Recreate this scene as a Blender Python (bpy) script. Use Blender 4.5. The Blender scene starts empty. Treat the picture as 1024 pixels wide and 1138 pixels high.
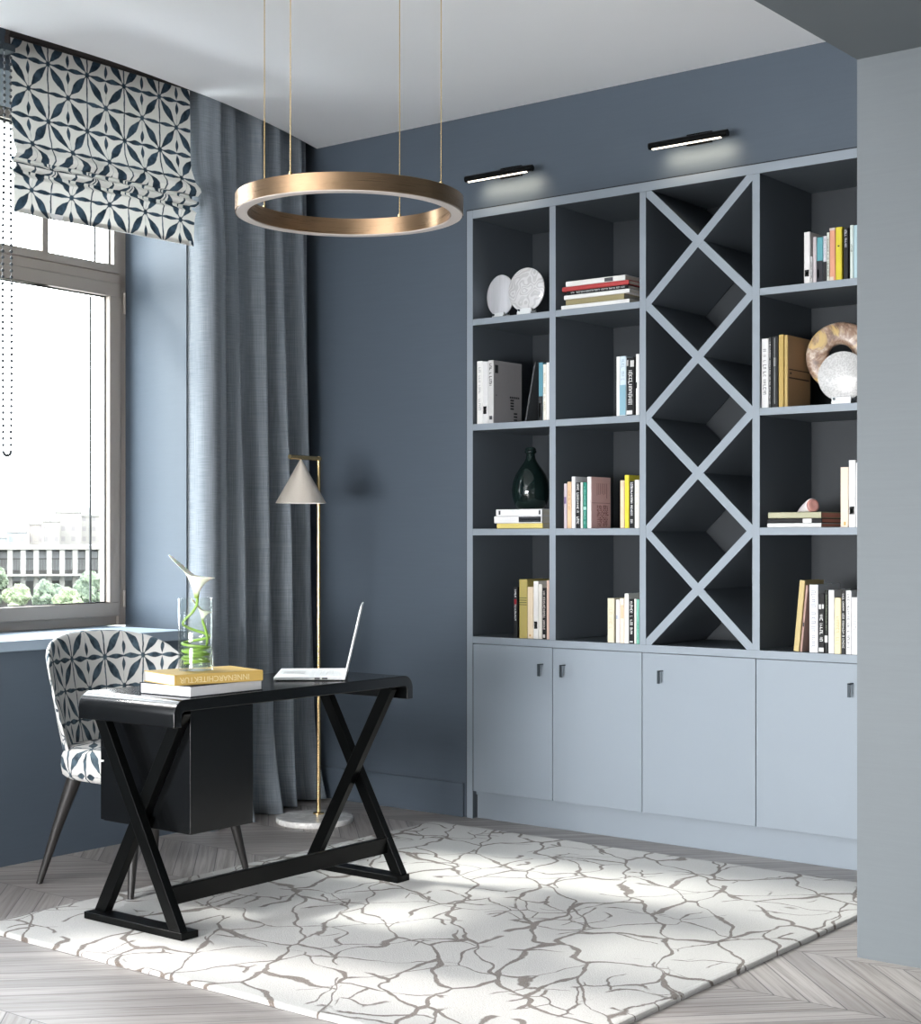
import bpy, bmesh, math, random
from mathutils import Vector, Matrix
R = math.radians
random.seed(7)
S = bpy.context.scene
COL = S.collection

# ---------------------------------------------------------------- camera
YAW = 38.1
FPX = 1736.0
cam_d = bpy.data.cameras.new('camera'); cam = bpy.data.objects.new('camera', cam_d); COL.objects.link(cam)
cam.location = (0, 0, 1.2); cam.rotation_euler = (R(90), 0, R(YAW))
cam_d.sensor_fit = 'HORIZONTAL'; cam_d.sensor_width = 36; cam_d.lens = FPX / 1024 * 36
cam_d.shift_x = 0; cam_d.shift_y = 28.0 / 1024; cam_d.clip_end = 3000; cam_d.clip_start = .05
S.camera = cam

# ---------------------------------------------------------------- world, sun, exposure
S.view_settings.view_transform = 'Standard'; S.view_settings.look = 'None'
S.view_settings.gamma = 1; S.view_settings.use_curve_mapping = False
S.view_settings.exposure = 0.56
w = bpy.data.worlds.new('world'); S.world = w; w.use_nodes = True
bg = w.node_tree.nodes['Background']; bg.inputs[0].default_value = (.92, .96, 1.0, 1); bg.inputs[1].default_value = 12.0
sd = bpy.data.lights.new('sun', 'SUN'); sun = bpy.data.objects.new('sun', sd); COL.objects.link(sun)
SUN_DIR = Vector((1, .20, -.75)).normalized()
sun.rotation_euler = SUN_DIR.to_track_quat('-Z', 'Y').to_euler(); sun.location = (-8, 2, 6)
sd.energy = 5.0; sd.angle = R(7); sd.color = (1, .96, .90)
S.cycles.max_bounces = 10; S.cycles.diffuse_bounces = 6; S.cycles.glossy_bounces = 4
S.cycles.transmission_bounces = 10; S.cycles.transparent_max_bounces = 12
S.cycles.caustics_reflective = False; S.cycles.caustics_refractive = False
S.cycles.sample_clamp_indirect = 6; S.cycles.use_denoising = True

def portal(x, y, z, sy, sz, rot):
    l = bpy.data.lights.new('window_portal', 'AREA'); l.shape = 'RECTANGLE'; l.size = sy; l.size_y = sz
    l.cycles.is_portal = True
    o = bpy.data.objects.new('window_portal', l); COL.objects.link(o); o.location = (x, y, z); o.rotation_euler = rot
def fill_light(x, y, z, sx, sz, rz, watt, tilt=0., spread=150, c=(.93, .965, 1)):
    # added area lamp, out of view, that fills the room from behind the camera
    l = bpy.data.lights.new('added_fill_light', 'AREA'); l.shape = 'RECTANGLE'; l.size = sx; l.size_y = sz; l.energy = watt; l.color = c; l.spread = R(spread)
    o = bpy.data.objects.new('added_fill_light', l); COL.objects.link(o); o.location = (x, y, z); o.rotation_euler = (R(90 + tilt), 0, R(rz))
fill_light(-4.80, -1.35, 1.54, 2.0, 1.5, -90, 210, 32, 150, (1, .985, .965))
fill_light(-2.2, -2.495, .80, 2.8, 1.1, 3, 50, -3, 64, (1, .985, .965))  # added rear fill lamp; the wall opening is cut to fit it
portal(-5.42, 3.72, 1.9, 1.5, 2.2, (R(90), 0, R(-90)))

# ---------------------------------------------------------------- measuring helpers (photo pixel -> place)
_a = R(YAW); VV = (-math.sin(_a), math.cos(_a)); RR = (math.cos(_a), math.sin(_a))
def ray(px, py):
    a = (px - 512) / FPX
    return (VV[0] + RR[0] * a, VV[1] + RR[1] * a, (597 - py) / FPX)
def atz(px, py, z): d = ray(px, py); t = (z - 1.2) / d[2]; return Vector((d[0] * t, d[1] * t, z))
def aty(px, py, Y): d = ray(px, py); t = Y / d[1]; return Vector((d[0] * t, Y, 1.2 + d[2] * t))
def atx(px, py, X): d = ray(px, py); t = X / d[0]; return Vector((X, d[1] * t, 1.2 + d[2] * t))

# ---------------------------------------------------------------- materials
def lin(c):
    if isinstance(c, str):
        c = c.lstrip('#'); c = [int(c[i:i + 2], 16) for i in (0, 2, 4)]
    return tuple(((v / 255) / 12.92 if v / 255 <= .04045 else ((v / 255 + .055) / 1.055) ** 2.4) for v in c) + (1,)

class NT:
    def __init__(s, name):
        s.m = bpy.data.materials.new(name); s.m.use_nodes = True; s.t = s.m.node_tree
        s.b = s.t.nodes['Principled BSDF']
    def n(s, typ, **k):
        x = s.t.nodes.new(typ)
        for a, v in k.items(): setattr(x, a, v)
        return x
    def set(s, sock, v):
        if hasattr(v, 'is_output') or isinstance(v, bpy.types.NodeSocket): s.t.links.new(v, sock)
        else: sock.default_value = v
    def M(s, op, a=0., b=0., c=0.):
        x = s.n('ShaderNodeMath', operation=op)
        for i, v in enumerate((a, b, c)): s.set(x.inputs[i], v)
        return x.outputs[0]
    def mr(s, v, a, b, c=0., d=1., smooth=True):
        x = s.n('ShaderNodeMapRange'); x.interpolation_type = 'SMOOTHSTEP' if smooth else 'LINEAR'
        for i, q in enumerate((v, a, b, c, d)): s.set(x.inputs[i], q)
        return x.outputs[0]
    def mix(s, f, a, b, typ='MIX'):
        x = s.n('ShaderNodeMix', data_type='RGBA', blend_type=typ)
        s.set(x.inputs[0], f); s.set(x.inputs[6], a); s.set(x.inputs[7], b)
        return x.outputs[2]
    def co(s, which='Object'): return s.n('ShaderNodeTexCoord').outputs[which]
    def mp(s, v, sc=(1, 1, 1), rot=(0, 0, 0), loc=(0, 0, 0)):
        x = s.n('ShaderNodeMapping'); s.set(x.inputs[0], v); x.inputs['Scale'].default_value = sc
        x.inputs['Rotation'].default_value = rot; x.inputs['Location'].default_value = loc; return x.outputs[0]
    def noise(s, v, sc, det=4, rough=.55, out=0, dist=0.):
        x = s.n('ShaderNodeTexNoise'); s.set(x.inputs['Vector'], v); s.set(x.inputs['Scale'], sc)
        x.inputs['Detail'].default_value = det; x.inputs['Roughness'].default_value = rough
        x.inputs['Distortion'].default_value = dist; return x.outputs[out]
    def bump(s, h, st=.2, d=.002):
        x = s.n('ShaderNodeBump'); s.set(x.inputs['Height'], h); x.inputs['Strength'].default_value = st
        x.inputs['Distance'].default_value = d; s.t.links.new(x.outputs[0], s.b.inputs['Normal'])
    def col(s, v): s.set(s.b.inputs['Base Color'], v)
    def p(s, **k):
        for a, v in k.items(): s.set(s.b.inputs[a.replace('_', ' ')], v)
        return s

def xyz(n, v):
    x = n.n('ShaderNodeSeparateXYZ'); n.set(x.inputs[0], v); return x.outputs

def simple(name, c, rough=.6, metal=0., var=.06, bump=0., scale=30, spec=.5, coat=0.):
    n = NT(name); c = lin(c)
    v = n.noise(n.co(), scale, 3)
    d = tuple(x * (1 - var) for x in c[:3]) + (1,); l = tuple(min(1, x * (1 + var)) for x in c[:3]) + (1,)
    n.col(n.mix(v, d, l)); n.p(Roughness=rough, Metallic=metal)
    n.b.inputs['Specular IOR Level'].default_value = spec
    n.b.inputs['Coat Weight'].default_value = coat
    if bump: n.bump(v, bump, .002)
    return n.m
_cm = {}
def cmat(c, rough=.55):
    k = (tuple(c) if not isinstance(c, str) else c, rough)
    if k not in _cm: _cm[k] = simple('coated_paper', tuple(v * .93 for v in c), rough, var=.03, scale=60, spec=.3)
    return _cm[k]

def paint(name, c, var=.05):
    n = NT(name); co = n.co()
    streak = n.noise(n.mp(co, (3, 3, 60)), 2.0, 4)
    c = lin(c); d = tuple(x * (1 - var) for x in c[:3]) + (1,); l = tuple(x * (1 + var) for x in c[:3]) + (1,)
    n.col(n.mix(streak, d, l)); n.p(Roughness=.62); n.b.inputs['Specular IOR Level'].default_value = .35
    n.bump(n.noise(n.mp(co, (8, 8, 90)), 3.0, 4), .12, .0015)
    return n.m
M_wall = paint('blue_grey_wall_paint', (75, 85, 96))
M_wall2 = simple('light_wall_paint', (196, 198, 200), .8, var=.02, scale=4)
M_part = paint('partition_paint', (98, 104, 108))
M_ceil = simple('ceiling_paint', (240, 241, 243), .8, var=.01, scale=4)
M_inner_shade = simple('joinery_inner_shade', (84, 91, 98), .5, var=.02, scale=5, spec=.3)  # joinery tone darkened: shade of the shelf recesses put into the colour
M_joint = simple('joinery_paint', (133, 142, 151), .42, var=.02, scale=5, spec=.4)
M_dark = simple('dark_gap', (30, 34, 40), .8)
M_sill = simple('sill_paint', (140, 154, 168), .4, var=.02, scale=6)
M_frame = simple('window_frame_taupe', (172, 161, 151), .38, var=.03, scale=8)
M_frame_out = simple('window_frame_white', (235, 238, 240), .5)
M_gask = simple('rubber_gasket', (40, 42, 44), .6)
M_black = simple('black_lacquer', (7, 8, 9), .21, var=.1, scale=12, spec=.5)
M_blackleg = simple('black_metal', (7, 8, 8), .28, var=.1, spec=.15)
M_handle = simple('dark_steel', (58, 66, 72), .4, metal=.6)
M_white_pl = simple('white_aluminium', (236, 237, 238), .35, var=.01)
M_pages = None
def mk_pages():
    n = NT('book_pages'); co = n.co()
    s = n.noise(n.mp(co, (260, 3, 3)), 2.0, 2)
    n.col(n.mix(s, lin((196, 192, 182)), lin((238, 235, 226)))); n.p(Roughness=.9); return n.m
M_pages = mk_pages()

def glass(name, c=(1, 1, 1, 1), ior=1.45, rough=0.):
    n = NT(name); n.p(Roughness=rough); n.b.inputs['Transmission Weight'].default_value = 1
    n.b.inputs['IOR'].default_value = ior; n.col(c); return n.m
def thin_glass(name='window_glass', ior=1.35, tint=(.95, .97, .97, 1)):
    n = NT(name); t = n.t
    tr = n.n('ShaderNodeBsdfTransparent'); gl = n.n('ShaderNodeBsdfGlossy'); gl.inputs['Roughness'].default_value = .01
    tr.inputs[0].default_value = tint
    mx = n.n('ShaderNodeMixShader'); lw_ = n.n('ShaderNodeLayerWeight'); lw_.inputs[0].default_value = .5; t.links.new(n.M('ADD', .04, n.M('MULTIPLY', n.M('POWER', lw_.outputs['Facing'], 4.), .8)), mx.inputs[0]); t.links.new(tr.outputs[0], mx.inputs[1]); t.links.new(gl.outputs[0], mx.inputs[2])
    t.links.new(mx.outputs[0], t.nodes['Material Output'].inputs[0]); return n.m
M_glass = thin_glass(); M_vglass = thin_glass('vase_glass', 1.5, (.97, .985, .975, 1))

def emis(name, c, s):
    n = NT(name); n.b.inputs['Emission Color'].default_value = lin(c); n.b.inputs['Emission Strength'].default_value = s
    n.col(lin(c)); return n.m

def brushed(name, c, rough=.3, ax=(2, 2, 300), an=.0):
    n = NT(name); co = n.co(); v = n.noise(n.mp(co, ax), 3., 3)
    c = lin(c); n.col(n.mix(v, tuple(x * .93 for x in c[:3]) + (1,), tuple(min(1, x * 1.05) for x in c[:3]) + (1,)))
    n.p(Metallic=1., Roughness=n.mr(v, 0., 1., rough * .85, rough * 1.2, False)); n.bump(v, .04, .001)
    return n.m
M_brass = brushed('brushed_brass', (170, 140, 110), .28)
M_brassp = brushed('lamp_brass', (205, 178, 130), .25)
M_champ = brushed('champagne_metal', (226, 216, 204), .42, (120, 120, 2)); M_champ.node_tree.nodes['Principled BSDF'].inputs['Metallic'].default_value = .55

def chevron():
    n = NT('chevron_parquet'); P = n.co(); x, y, z = xyz(n, P)
    RW = .4425; BW = .102
    yy = n.M('SUBTRACT', y, 3.727)
    pp = n.M('PINGPONG', yy, RW)
    u = n.M('ADD', x, pp); u = n.M('ADD', u, 1.877)
    ub = n.M('DIVIDE', u, BW); ui = n.M('FLOOR', ub); uf = n.M('FRACT', ub)
    rb = n.M('DIVIDE', yy, RW); ri = n.M('FLOOR', rb); rf = n.M('FRACT', rb)
    cmb = n.n('ShaderNodeCombineXYZ'); n.set(cmb.inputs[0], ui); n.set(cmb.inputs[1], ri)
    wn = n.n('ShaderNodeTexWhiteNoise'); wn.noise_dimensions = '2D'; n.set(wn.inputs['Vector'], cmb.outputs[0])
    # distance to plank edges (m)
    e1 = n.M('MULTIPLY', n.M('MINIMUM', uf, n.M('SUBTRACT', 1., uf)), BW * .7)
    e2 = n.M('MULTIPLY', n.M('MINIMUM', rf, n.M('SUBTRACT', 1., rf)), RW)
    e = n.M('MINIMUM', e1, e2)
    groove = n.mr(e, .0006, .0022)
    # grain along the plank
    odd = n.M('PINGPONG', ri, 1.)
    cc = n.n('ShaderNodeCombineXYZ'); n.set(cc.inputs[0], n.M('MULTIPLY', u, 26.)); n.set(cc.inputs[1], n.M('MULTIPLY', yy, 1.6)); n.set(cc.inputs[2], n.M('MULTIPLY', wn.outputs[0], 37.))
    g = n.noise(cc.outputs[0], 1.6, 6, .62, dist=.6)
    base = n.mix(wn.outputs[0], lin((152, 146, 143)), lin((182, 176, 172)))
    wood = n.mix(n.mr(g, .35, .75), base, lin((134, 126, 121)))
    n.col(n.mix(groove, lin((84, 80, 80)), wood))
    n.p(Roughness=n.mr(g, .2, .8, .34, .5, False)); n.bump(n.M('ADD', groove, n.M('MULTIPLY', g, .12)), .35, .0015)
    return n.m
M_floor = chevron()

def rug_mat():
    n = NT('veined_rug'); P = n.co(); x, y, z = xyz(n, P)
    def vs_(v, k):
        q = n.n('ShaderNodeVectorMath', operation='SCALE'); sb = n.n('ShaderNodeVectorMath', operation='SUBTRACT'); n.set(sb.inputs[0], v); sb.inputs[1].default_value = (.5, .5, .5)
        n.set(q.inputs[0], sb.outputs[0]); q.inputs['Scale'].default_value = k; return q.outputs[0]
    def add(a_, b_):
        q = n.n('ShaderNodeVectorMath', operation='ADD'); n.set(q.inputs[0], a_); n.set(q.inputs[1], b_); return q.outputs[0]
    W = add(add(P, vs_(n.noise(P, 3.0, 2, .5, out=1), .30)), vs_(n.noise(P, 26., 3, .6, out=1), .018))
    ROT = n.mp(W, (1, 1, 1), (0, 0, R(-128)))
    def vor(sx, sy, loc):
        v = n.n('ShaderNodeTexVoronoi', feature='DISTANCE_TO_EDGE', voronoi_dimensions='2D'); n.set(v.inputs['Vector'], n.mp(ROT, (sx, sy, 1), (0, 0, 0), loc)); v.inputs['Scale'].default_value = 1.
        return v.outputs['Distance']
    d1 = vor(2.5, 5.4, (0, 0, 0)); d2 = vor(4.6, 3.0, (3.1, 1.7, 0)); d3 = vor(7., 9., (8.3, 5.7, 0))
    wid = n.mr(n.noise(P, 4.2, 2), .40, .74, .005, .044, False)
    m1 = n.M('SUBTRACT', 1., n.mr(d1, wid, n.M('ADD', wid, .018)))
    gate1 = n.mr(n.noise(n.mp(P, (1, 1, 1), (0, 0, 0), (9, 4, 0)), 3.6, 2), .34, .37)
    m1 = n.M('MULTIPLY', m1, gate1)
    wid2 = n.mr(n.noise(P, 6.1, 2), .45, .72, .001, .026, False)
    gate = n.mr(n.noise(n.mp(P, (1, 1, 1), (0, 0, 0), (5, 2, 0)), 3.0, 2), .42, .45)
    m2 = n.M('MULTIPLY', n.M('SUBTRACT', 1., n.mr(d2, wid2, n.M('ADD', wid2, .016))), gate)
    gate3 = n.mr(n.noise(n.mp(P, (1, 1, 1), (0, 0, 0), (2, 7, 0)), 2.6, 2), .58, .61)
    m3 = n.M('MULTIPLY', n.M('SUBTRACT', 1., n.mr(d3, .018, .045)), gate3)
    m = n.M('MAXIMUM', n.M('MAXIMUM', m1, m2), m3)
    spk = n.noise(P, 220., 2)
    vein = n.mix(n.noise(P, 9., 2), lin((80, 71, 65)), lin((124, 113, 105)))
    fibre = n.mix(n.noise(P, 160., 3), lin((180, 178, 174)), lin((202, 200, 197)))
    n.col(n.mix(n.M('MULTIPLY', m, n.mr(spk, .25, .5, .75, 1.)), fibre, vein))
    n.p(Roughness=.95); n.b.inputs['Specular IOR Level'].default_value = .1
    n.b.inputs['Sheen Weight'].default_value = .2
    n.bump(n.M('ADD', n.M('MULTIPLY', spk, .8), n.M('MULTIPLY', m, -.4)), .5, .004)
    return n.m
M_rug = rug_mat()

def star_fabric(name, a, b, ground, ink, ink2, offx=0., offy=0., rough=.85):
    n = NT(name); uv = n.co('UV')
    wob = n.noise(uv, 16., 2, .5, out=1)
    sc = n.n('ShaderNodeVectorMath', operation='SCALE'); sb = n.n('ShaderNodeVectorMath', operation='SUBTRACT'); n.set(sb.inputs[0], wob); sb.inputs[1].default_value = (.5, .5, .5)
    n.set(sc.inputs[0], sb.outputs[0]); sc.inputs['Scale'].default_value = .012
    ad = n.n('ShaderNodeVectorMath', operation='ADD'); n.set(ad.inputs[0], uv); n.set(ad.inputs[1], sc.outputs[0])
    x, y, z = xyz(n, ad.outputs[0])
    A = a / 2; B = b / 2
    px = n.M('PINGPONG', n.M('ADD', x, offx + 100 * a), A); py = n.M('PINGPONG', n.M('ADD', y, offy + 100 * b), B)
    L = math.hypot(A, B); ux, uy = A / L, B / L
    edge = n.M('MULTIPLY', n.M('SUBTRACT', n.noise(uv, 60., 3), .5), .003)
    def leaf(s, d, w):   # s along, d distance, w half width socket
        return n.mr(n.M('ADD', n.M('SUBTRACT', w, d), edge), -.0012, .0022)
    def bumpw(s, c, h, wd):  # raised cosine bump around c with half-length h
        q = n.M('SUBTRACT', 1., n.M('DIVIDE', n.M('ABSOLUTE', n.M('SUBTRACT', s, c)), h))
        q = n.M('MAXIMUM', q, 0.); q = n.M('SMOOTH_MIN', q, .8, .3)
        return n.M('MULTIPLY', n.M('POWER', q, .9), wd)
    masks = []
    for flip in (0, 1):
        X = n.M('SUBTRACT', A, px) if flip else px
        Y = n.M('SUBTRACT', B, py) if flip else py
        # bands running across, swelling into two leaves per half repeat
        s = n.M('DIVIDE', X, A); w = n.M('ADD', bumpw(s, .60, .40, .0085 if flip else .0062), .0030)
        masks.append(leaf(s, Y, w))
        s = n.M('DIVIDE', Y, B)
        if flip: masks.append(leaf(s, X, n.M('ADD', bumpw(s, .5, .5, .0012), .0028)))      # solid vertical line
        else:
            masks.append(leaf(s, X, n.M('SUBTRACT', bumpw(s, .70, .27, .0125), .0012)))       # loose lens above and below the star
            masks.append(leaf(s, X, .0008))
        rr = n.M('SQRT', n.M('ADD', n.M('MULTIPLY', X, X), n.M('MULTIPLY', Y, Y)))
        masks.append(n.mr(rr, .0135, .0075))
    s = n.M('ADD', n.M('MULTIPLY', px, ux), n.M('MULTIPLY', py, uy))
    d = n.M('ABSOLUTE', n.M('SUBTRACT', n.M('MULTIPLY', px, uy), n.M('MULTIPLY', py, ux)))
    s = n.M('DIVIDE', s, L)
    masks.append(leaf(s, d, n.M('ADD', bumpw(s, .52, .36, .0170), .0026)))
    m = masks[0]
    for k in masks[1:]: m = n.M('MAXIMUM', m, k)
    dens = n.mr(n.noise(uv, 22., 3), .3, .7)
    inkc = n.mix(dens, ink, ink2)
    weave = n.noise(n.mp(uv, (500, 500, 1)), 1., 2)
    g = n.mix(weave, tuple(c * .93 for c in ground[:3]) + (1,), ground)
    n.col(n.mix(m, g, inkc)); n.p(Roughness=rough); n.b.inputs['Specular IOR Level'].default_value = .2
    n.bump(weave, .15, .0008)
    return n.m
def translucent(m, f):
    t = m.node_tree; o = t.nodes['Material Output']; b = t.nodes['Principled BSDF']
    tr = t.nodes.new('ShaderNodeBsdfTranslucent'); mx = t.nodes.new('ShaderNodeMixShader'); mx.inputs[0].default_value = f
    l = b.inputs['Base Color'].links[0].from_socket; t.links.new(l, tr.inputs[0]); t.links.new(b.outputs[0], mx.inputs[1]); t.links.new(tr.outputs[0], mx.inputs[2]); t.links.new(mx.outputs[0], o.inputs[0])
M_blind = star_fabric('shibori_blind_fabric', .178, .211, lin((214, 212, 206)), lin((28, 40, 50)), lin((60, 78, 92)), offx=-3.506, offy=-2.839)
translucent(M_blind, .22)
M_chairf = star_fabric('shibori_chair_fabric', .186, .215, lin((206, 205, 202)), lin((34, 45, 54)), lin((76, 93, 104)), offx=.05, offy=-.66)

def linen(name, c1, c2):
    n = NT(name); co = n.co(); uv = n.co('UV')
    a = n.noise(n.mp(uv, (8, 420, 1)), 1., 3); b = n.noise(n.mp(uv, (420, 6, 1)), 1., 3)
    v = n.M('MULTIPLY', n.M('ADD', a, b), .5)
    n.col(n.mix(n.mr(v, .35, .65), lin(c1), lin(c2))); n.p(Roughness=.9); n.b.inputs['Specular IOR Level'].default_value = .15
    n.b.inputs['Sheen Weight'].default_value = .15
    n.bump(v, .4, .002); return n.m
M_curt = linen('blue_grey_linen', (118, 126, 134), (148, 155, 162))

# ---------------------------------------------------------------- mesh builder
class MB:
    def __init__(s, origin=(0, 0, 0)):
        s.v = []; s.f = []; s.m = []; s.uv = {}; s.o = Vector(origin); s.T = Matrix.Identity(4)
    def add(s, vs, fs, mi=0, uvs=None):
        k = len(s.v)
        for i, p in enumerate(vs):
            s.v.append(s.T @ Vector(p) - s.o)
            if uvs: s.uv[k + i] = uvs[i]
        for f in fs: s.f.append([k + i for i in f]); s.m.append(mi)
        return s
    def box(s, x0, x1, y0, y1, z0, z1, mi=0):
        v = [(x, y, z) for z in (z0, z1) for y in (y0, y1) for x in (x0, x1)]
        return s.add(v, [(0, 2, 3, 1), (4, 5, 7, 6), (0, 1, 5, 4), (2, 6, 7, 3), (0, 4, 6, 2), (1, 3, 7, 5)], mi)
    def prism(s, pts, d, mi=0):   # polygon (3D points) extruded by vector d
        n = len(pts); d = Vector(d); v = [Vector(p) for p in pts] + [Vector(p) + d for p in pts]
        return s.add(v, [tuple(range(n))[::-1], tuple(range(n, 2 * n))] + [(i, (i + 1) % n, n + (i + 1) % n, n + i) for i in range(n)], mi)
    def bar(s, p, q, wx, wy, up=(0, 0, 1), mi=0):  # rectangular bar between points
        p = Vector(p); q = Vector(q); t = (q - p).normalized(); up = Vector(up); a = t.cross(up).normalized(); b = a.cross(t).normalized()
        c = [(-1, -1), (1, -1), (1, 1), (-1, 1)]
        v = [e + a * (i * wx / 2) + b * (j * wy / 2) for e in (p, q) for i, j in c]
        return s.add(v, [(0, 3, 2, 1), (4, 5, 6, 7)] + [(i, (i + 1) % 4, 4 + (i + 1) % 4, 4 + i) for i in range(4)], mi)
    def tube(s, pts, r, n=12, mi=0, closed=False):
        P = [Vector(p) for p in pts]; k = len(P); rs = r if isinstance(r, (list, tuple)) else [r] * k
        vs = []; fs = []; prev = None
        for i in range(k):
            t = (P[(i + 1) % k] - P[i - 1]) if closed else (P[min(i + 1, k - 1)] - P[max(i - 1, 0)])
            t.normalize()
            if prev is None:
                ref = Vector((0, 0, 1)) if abs(t.z) < .9 else Vector((1, 0, 0)); a = t.cross(ref).normalized()
            else:
                a = prev - t * prev.dot(t); a.normalize()
            prev = a; b = t.cross(a)
            for j in range(n):
                th = 2 * math.pi * j / n; vs.append(P[i] + (a * math.cos(th) + b * math.sin(th)) * rs[i])
        for i in range(k if closed else k - 1):
            for j in range(n):
                i2 = (i + 1) % k; fs.append((i * n + j, i * n + (j + 1) % n, i2 * n + (j + 1) % n, i2 * n + j))
        if not closed: fs.append(tuple(range(n))[::-1]); fs.append(tuple(range((k - 1) * n, k * n)))
        return s.add(vs, fs, mi)
    def lathe(s, prof, c=(0, 0, 0), n=32, mi=0, cap=False, closed=False):
        vs = []; fs = []; k = len(prof)
        for r, z in prof:
            for j in range(n):
                th = 2 * math.pi * j / n; vs.append((c[0] + r * math.cos(th), c[1] + r * math.sin(th), c[2] + z))
        for i in range(k if closed else k - 1):
            for j in range(n):
                i2 = (i + 1) % k; fs.append((i * n + j, i * n + (j + 1) % n, i2 * n + (j + 1) % n, i2 * n + j))
        if cap: fs.append(tuple(range(n))[::-1]); fs.append(tuple(range((k - 1) * n, k * n)))
        return s.add(vs, fs, mi)
    def ball(s, c, r, n=8, mi=0, sq=(1, 1, 1)):
        vs = []; fs = []; m = n // 2
        for i in range(m + 1):
            ph = math.pi * i / m
            for j in range(n):
                th = 2 * math.pi * j / n
                vs.append((c[0] + r * sq[0] * math.sin(ph) * math.cos(th), c[1] + r * sq[1] * math.sin(ph) * math.sin(th), c[2] + r * sq[2] * math.cos(ph)))
        for i in range(m):
            for j in range(n): fs.append((i * n + j, (i + 1) * n + j, (i + 1) * n + (j + 1) % n, i * n + (j + 1) % n))
        return s.add(vs, fs, mi)
    def build(s, name, mats, parent=None, smooth=False, bevel=0., seg=2, sub=0, weld=True, solid=0., shadow=True):
        me = bpy.data.meshes.new(name); me.from_pydata([tuple(v) for v in s.v], [], s.f)
        if not isinstance(mats, (list, tuple)): mats = [mats]
        for m in mats: me.materials.append(m)
        for p, mi in zip(me.polygons, s.m): p.material_index = mi
        if s.uv:
            l = me.uv_layers.new(name='UVMap')
            for lp in me.loops: l.data[lp.index].uv = s.uv.get(lp.vertex_index, (0, 0))
        bm = bmesh.new(); bm.from_mesh(me)
        if weld and not s.uv: bmesh.ops.remove_doubles(bm, verts=bm.verts, dist=1e-6)
        if not s.uv or solid == 0: bmesh.ops.recalc_face_normals(bm, faces=bm.faces)
        bm.to_mesh(me); bm.free()
        if smooth:
            for p in me.polygons: p.use_smooth = True
        o = bpy.data.objects.new(name, me); COL.objects.link(o)
        if parent: o.parent = parent
        if solid:
            md = o.modifiers.new('Solidify', 'SOLIDIFY'); md.thickness = solid; md.offset = 0
        if bevel:
            md = o.modifiers.new('Bevel', 'BEVEL'); md.width = bevel; md.segments = seg; md.limit_method = 'ANGLE'; md.angle_limit = R(40)
            if not smooth:
                for p in me.polygons: p.use_smooth = True
                md.harden_normals = True
        if sub:
            md = o.modifiers.new('Subdivision', 'SUBSURF'); md.levels = sub; md.render_levels = sub
        if smooth and not sub and not bevel:
            md = o.modifiers.new('Smooth by angle', 'WEIGHTED_NORMAL') if False else None
            me.set_sharp_from_angle(angle=R(45))
        return o

def shade_inner(o):  # front edges keep the joinery paint, other faces get the painted-in shade
    me = o.data; me.materials.clear(); me.materials.append(M_joint); me.materials.append(M_inner_shade)
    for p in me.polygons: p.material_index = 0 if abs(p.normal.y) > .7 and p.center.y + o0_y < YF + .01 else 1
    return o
def tag(o, label, cat, group=None, kind=None):
    if label: o['label'] = label
    if cat: o['category'] = cat
    if group: o['group'] = group
    if kind: o['kind'] = kind
    return o
def thing(name, label, cat, loc=(0, 0, 0), rot=(0, 0, 0), group=None):
    o = bpy.data.objects.new(name, None); COL.objects.link(o); o.location = loc; o.rotation_euler = rot; o.empty_display_size = .05
    return tag(o, label, cat, group)
def struct(name, mb, mats, **k):
    o = mb.build(name, mats, **k); o['kind'] = 'structure'; return o

# ---------------------------------------------------------------- the room
YB = 5.285          # back wall plane
EDGE = [(-4.681, -2.5), (-4.681, 3.335), (-4.684, 3.817), (-4.733, 4.252), (-4.785, 4.564), (-4.875, 4.92), (-4.991, 5.285)]   # free edge of the ceiling, in front of the blind pocket
def smooth_poly(p, n=6):
    out = []
    for i in range(len(p) - 1):
        p0 = Vector(p[max(i - 1, 0)] + (0,)); p1 = Vector(p[i] + (0,)); p2 = Vector(p[i + 1] + (0,)); p3 = Vector(p[min(i + 2, len(p) - 1)] + (0,))
        for k in range(n):
            t = k / n; q = .5 * ((2 * p1) + (p2 - p0) * t + (2 * p0 - 5 * p1 + 4 * p2 - p3) * t * t + (3 * p1 - p0 - 3 * p2 + p3) * t ** 3)
            out.append((q.x, q.y))
    out.append(p[-1]); return out
edge = [EDGE[0]] + smooth_poly(EDGE[1:], 6)
struct('floor', MB().box(-5.6, 2.6, -2.6, 5.9, -.12, 0), M_floor)
struct('ceiling', MB().prism([(x, y, 3.0) for x, y in edge] + [(2.6, YB, 3.0), (2.6, -2.5, 3.0)], (0, 0, .16)), M_ceil)
struct('trim_1', MB().box(-5.46, -4.3, -2.6, 5.9, 3.16, 3.3), M_wall)      # roof of the blind pocket
struct('wall_back', MB().box(-5.45, -4.107, YB, 5.9, 0, 3.16).box(-4.107, -2.214, YB, 5.9, 2.599, 3.16).box(-2.214, -1.6, YB, 5.9, 0, 3.16).box(-4.107, -2.214, 5.73, 5.9, 0, 2.599), M_wall)
struct('wall_partition', MB().box(-1.861, 2.6, 4.21, YB, 0, 2.564), M_part)
struct('trim_2', MB().box(-1.861, 2.6, -2.5, YB, 2.564, 3.0), M_part)     # dropped soffit
struct('baseboard_back', MB().box(-5.3, -4.122, YB - .012, YB, 0, .145), M_wall, bevel=.002)
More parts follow.
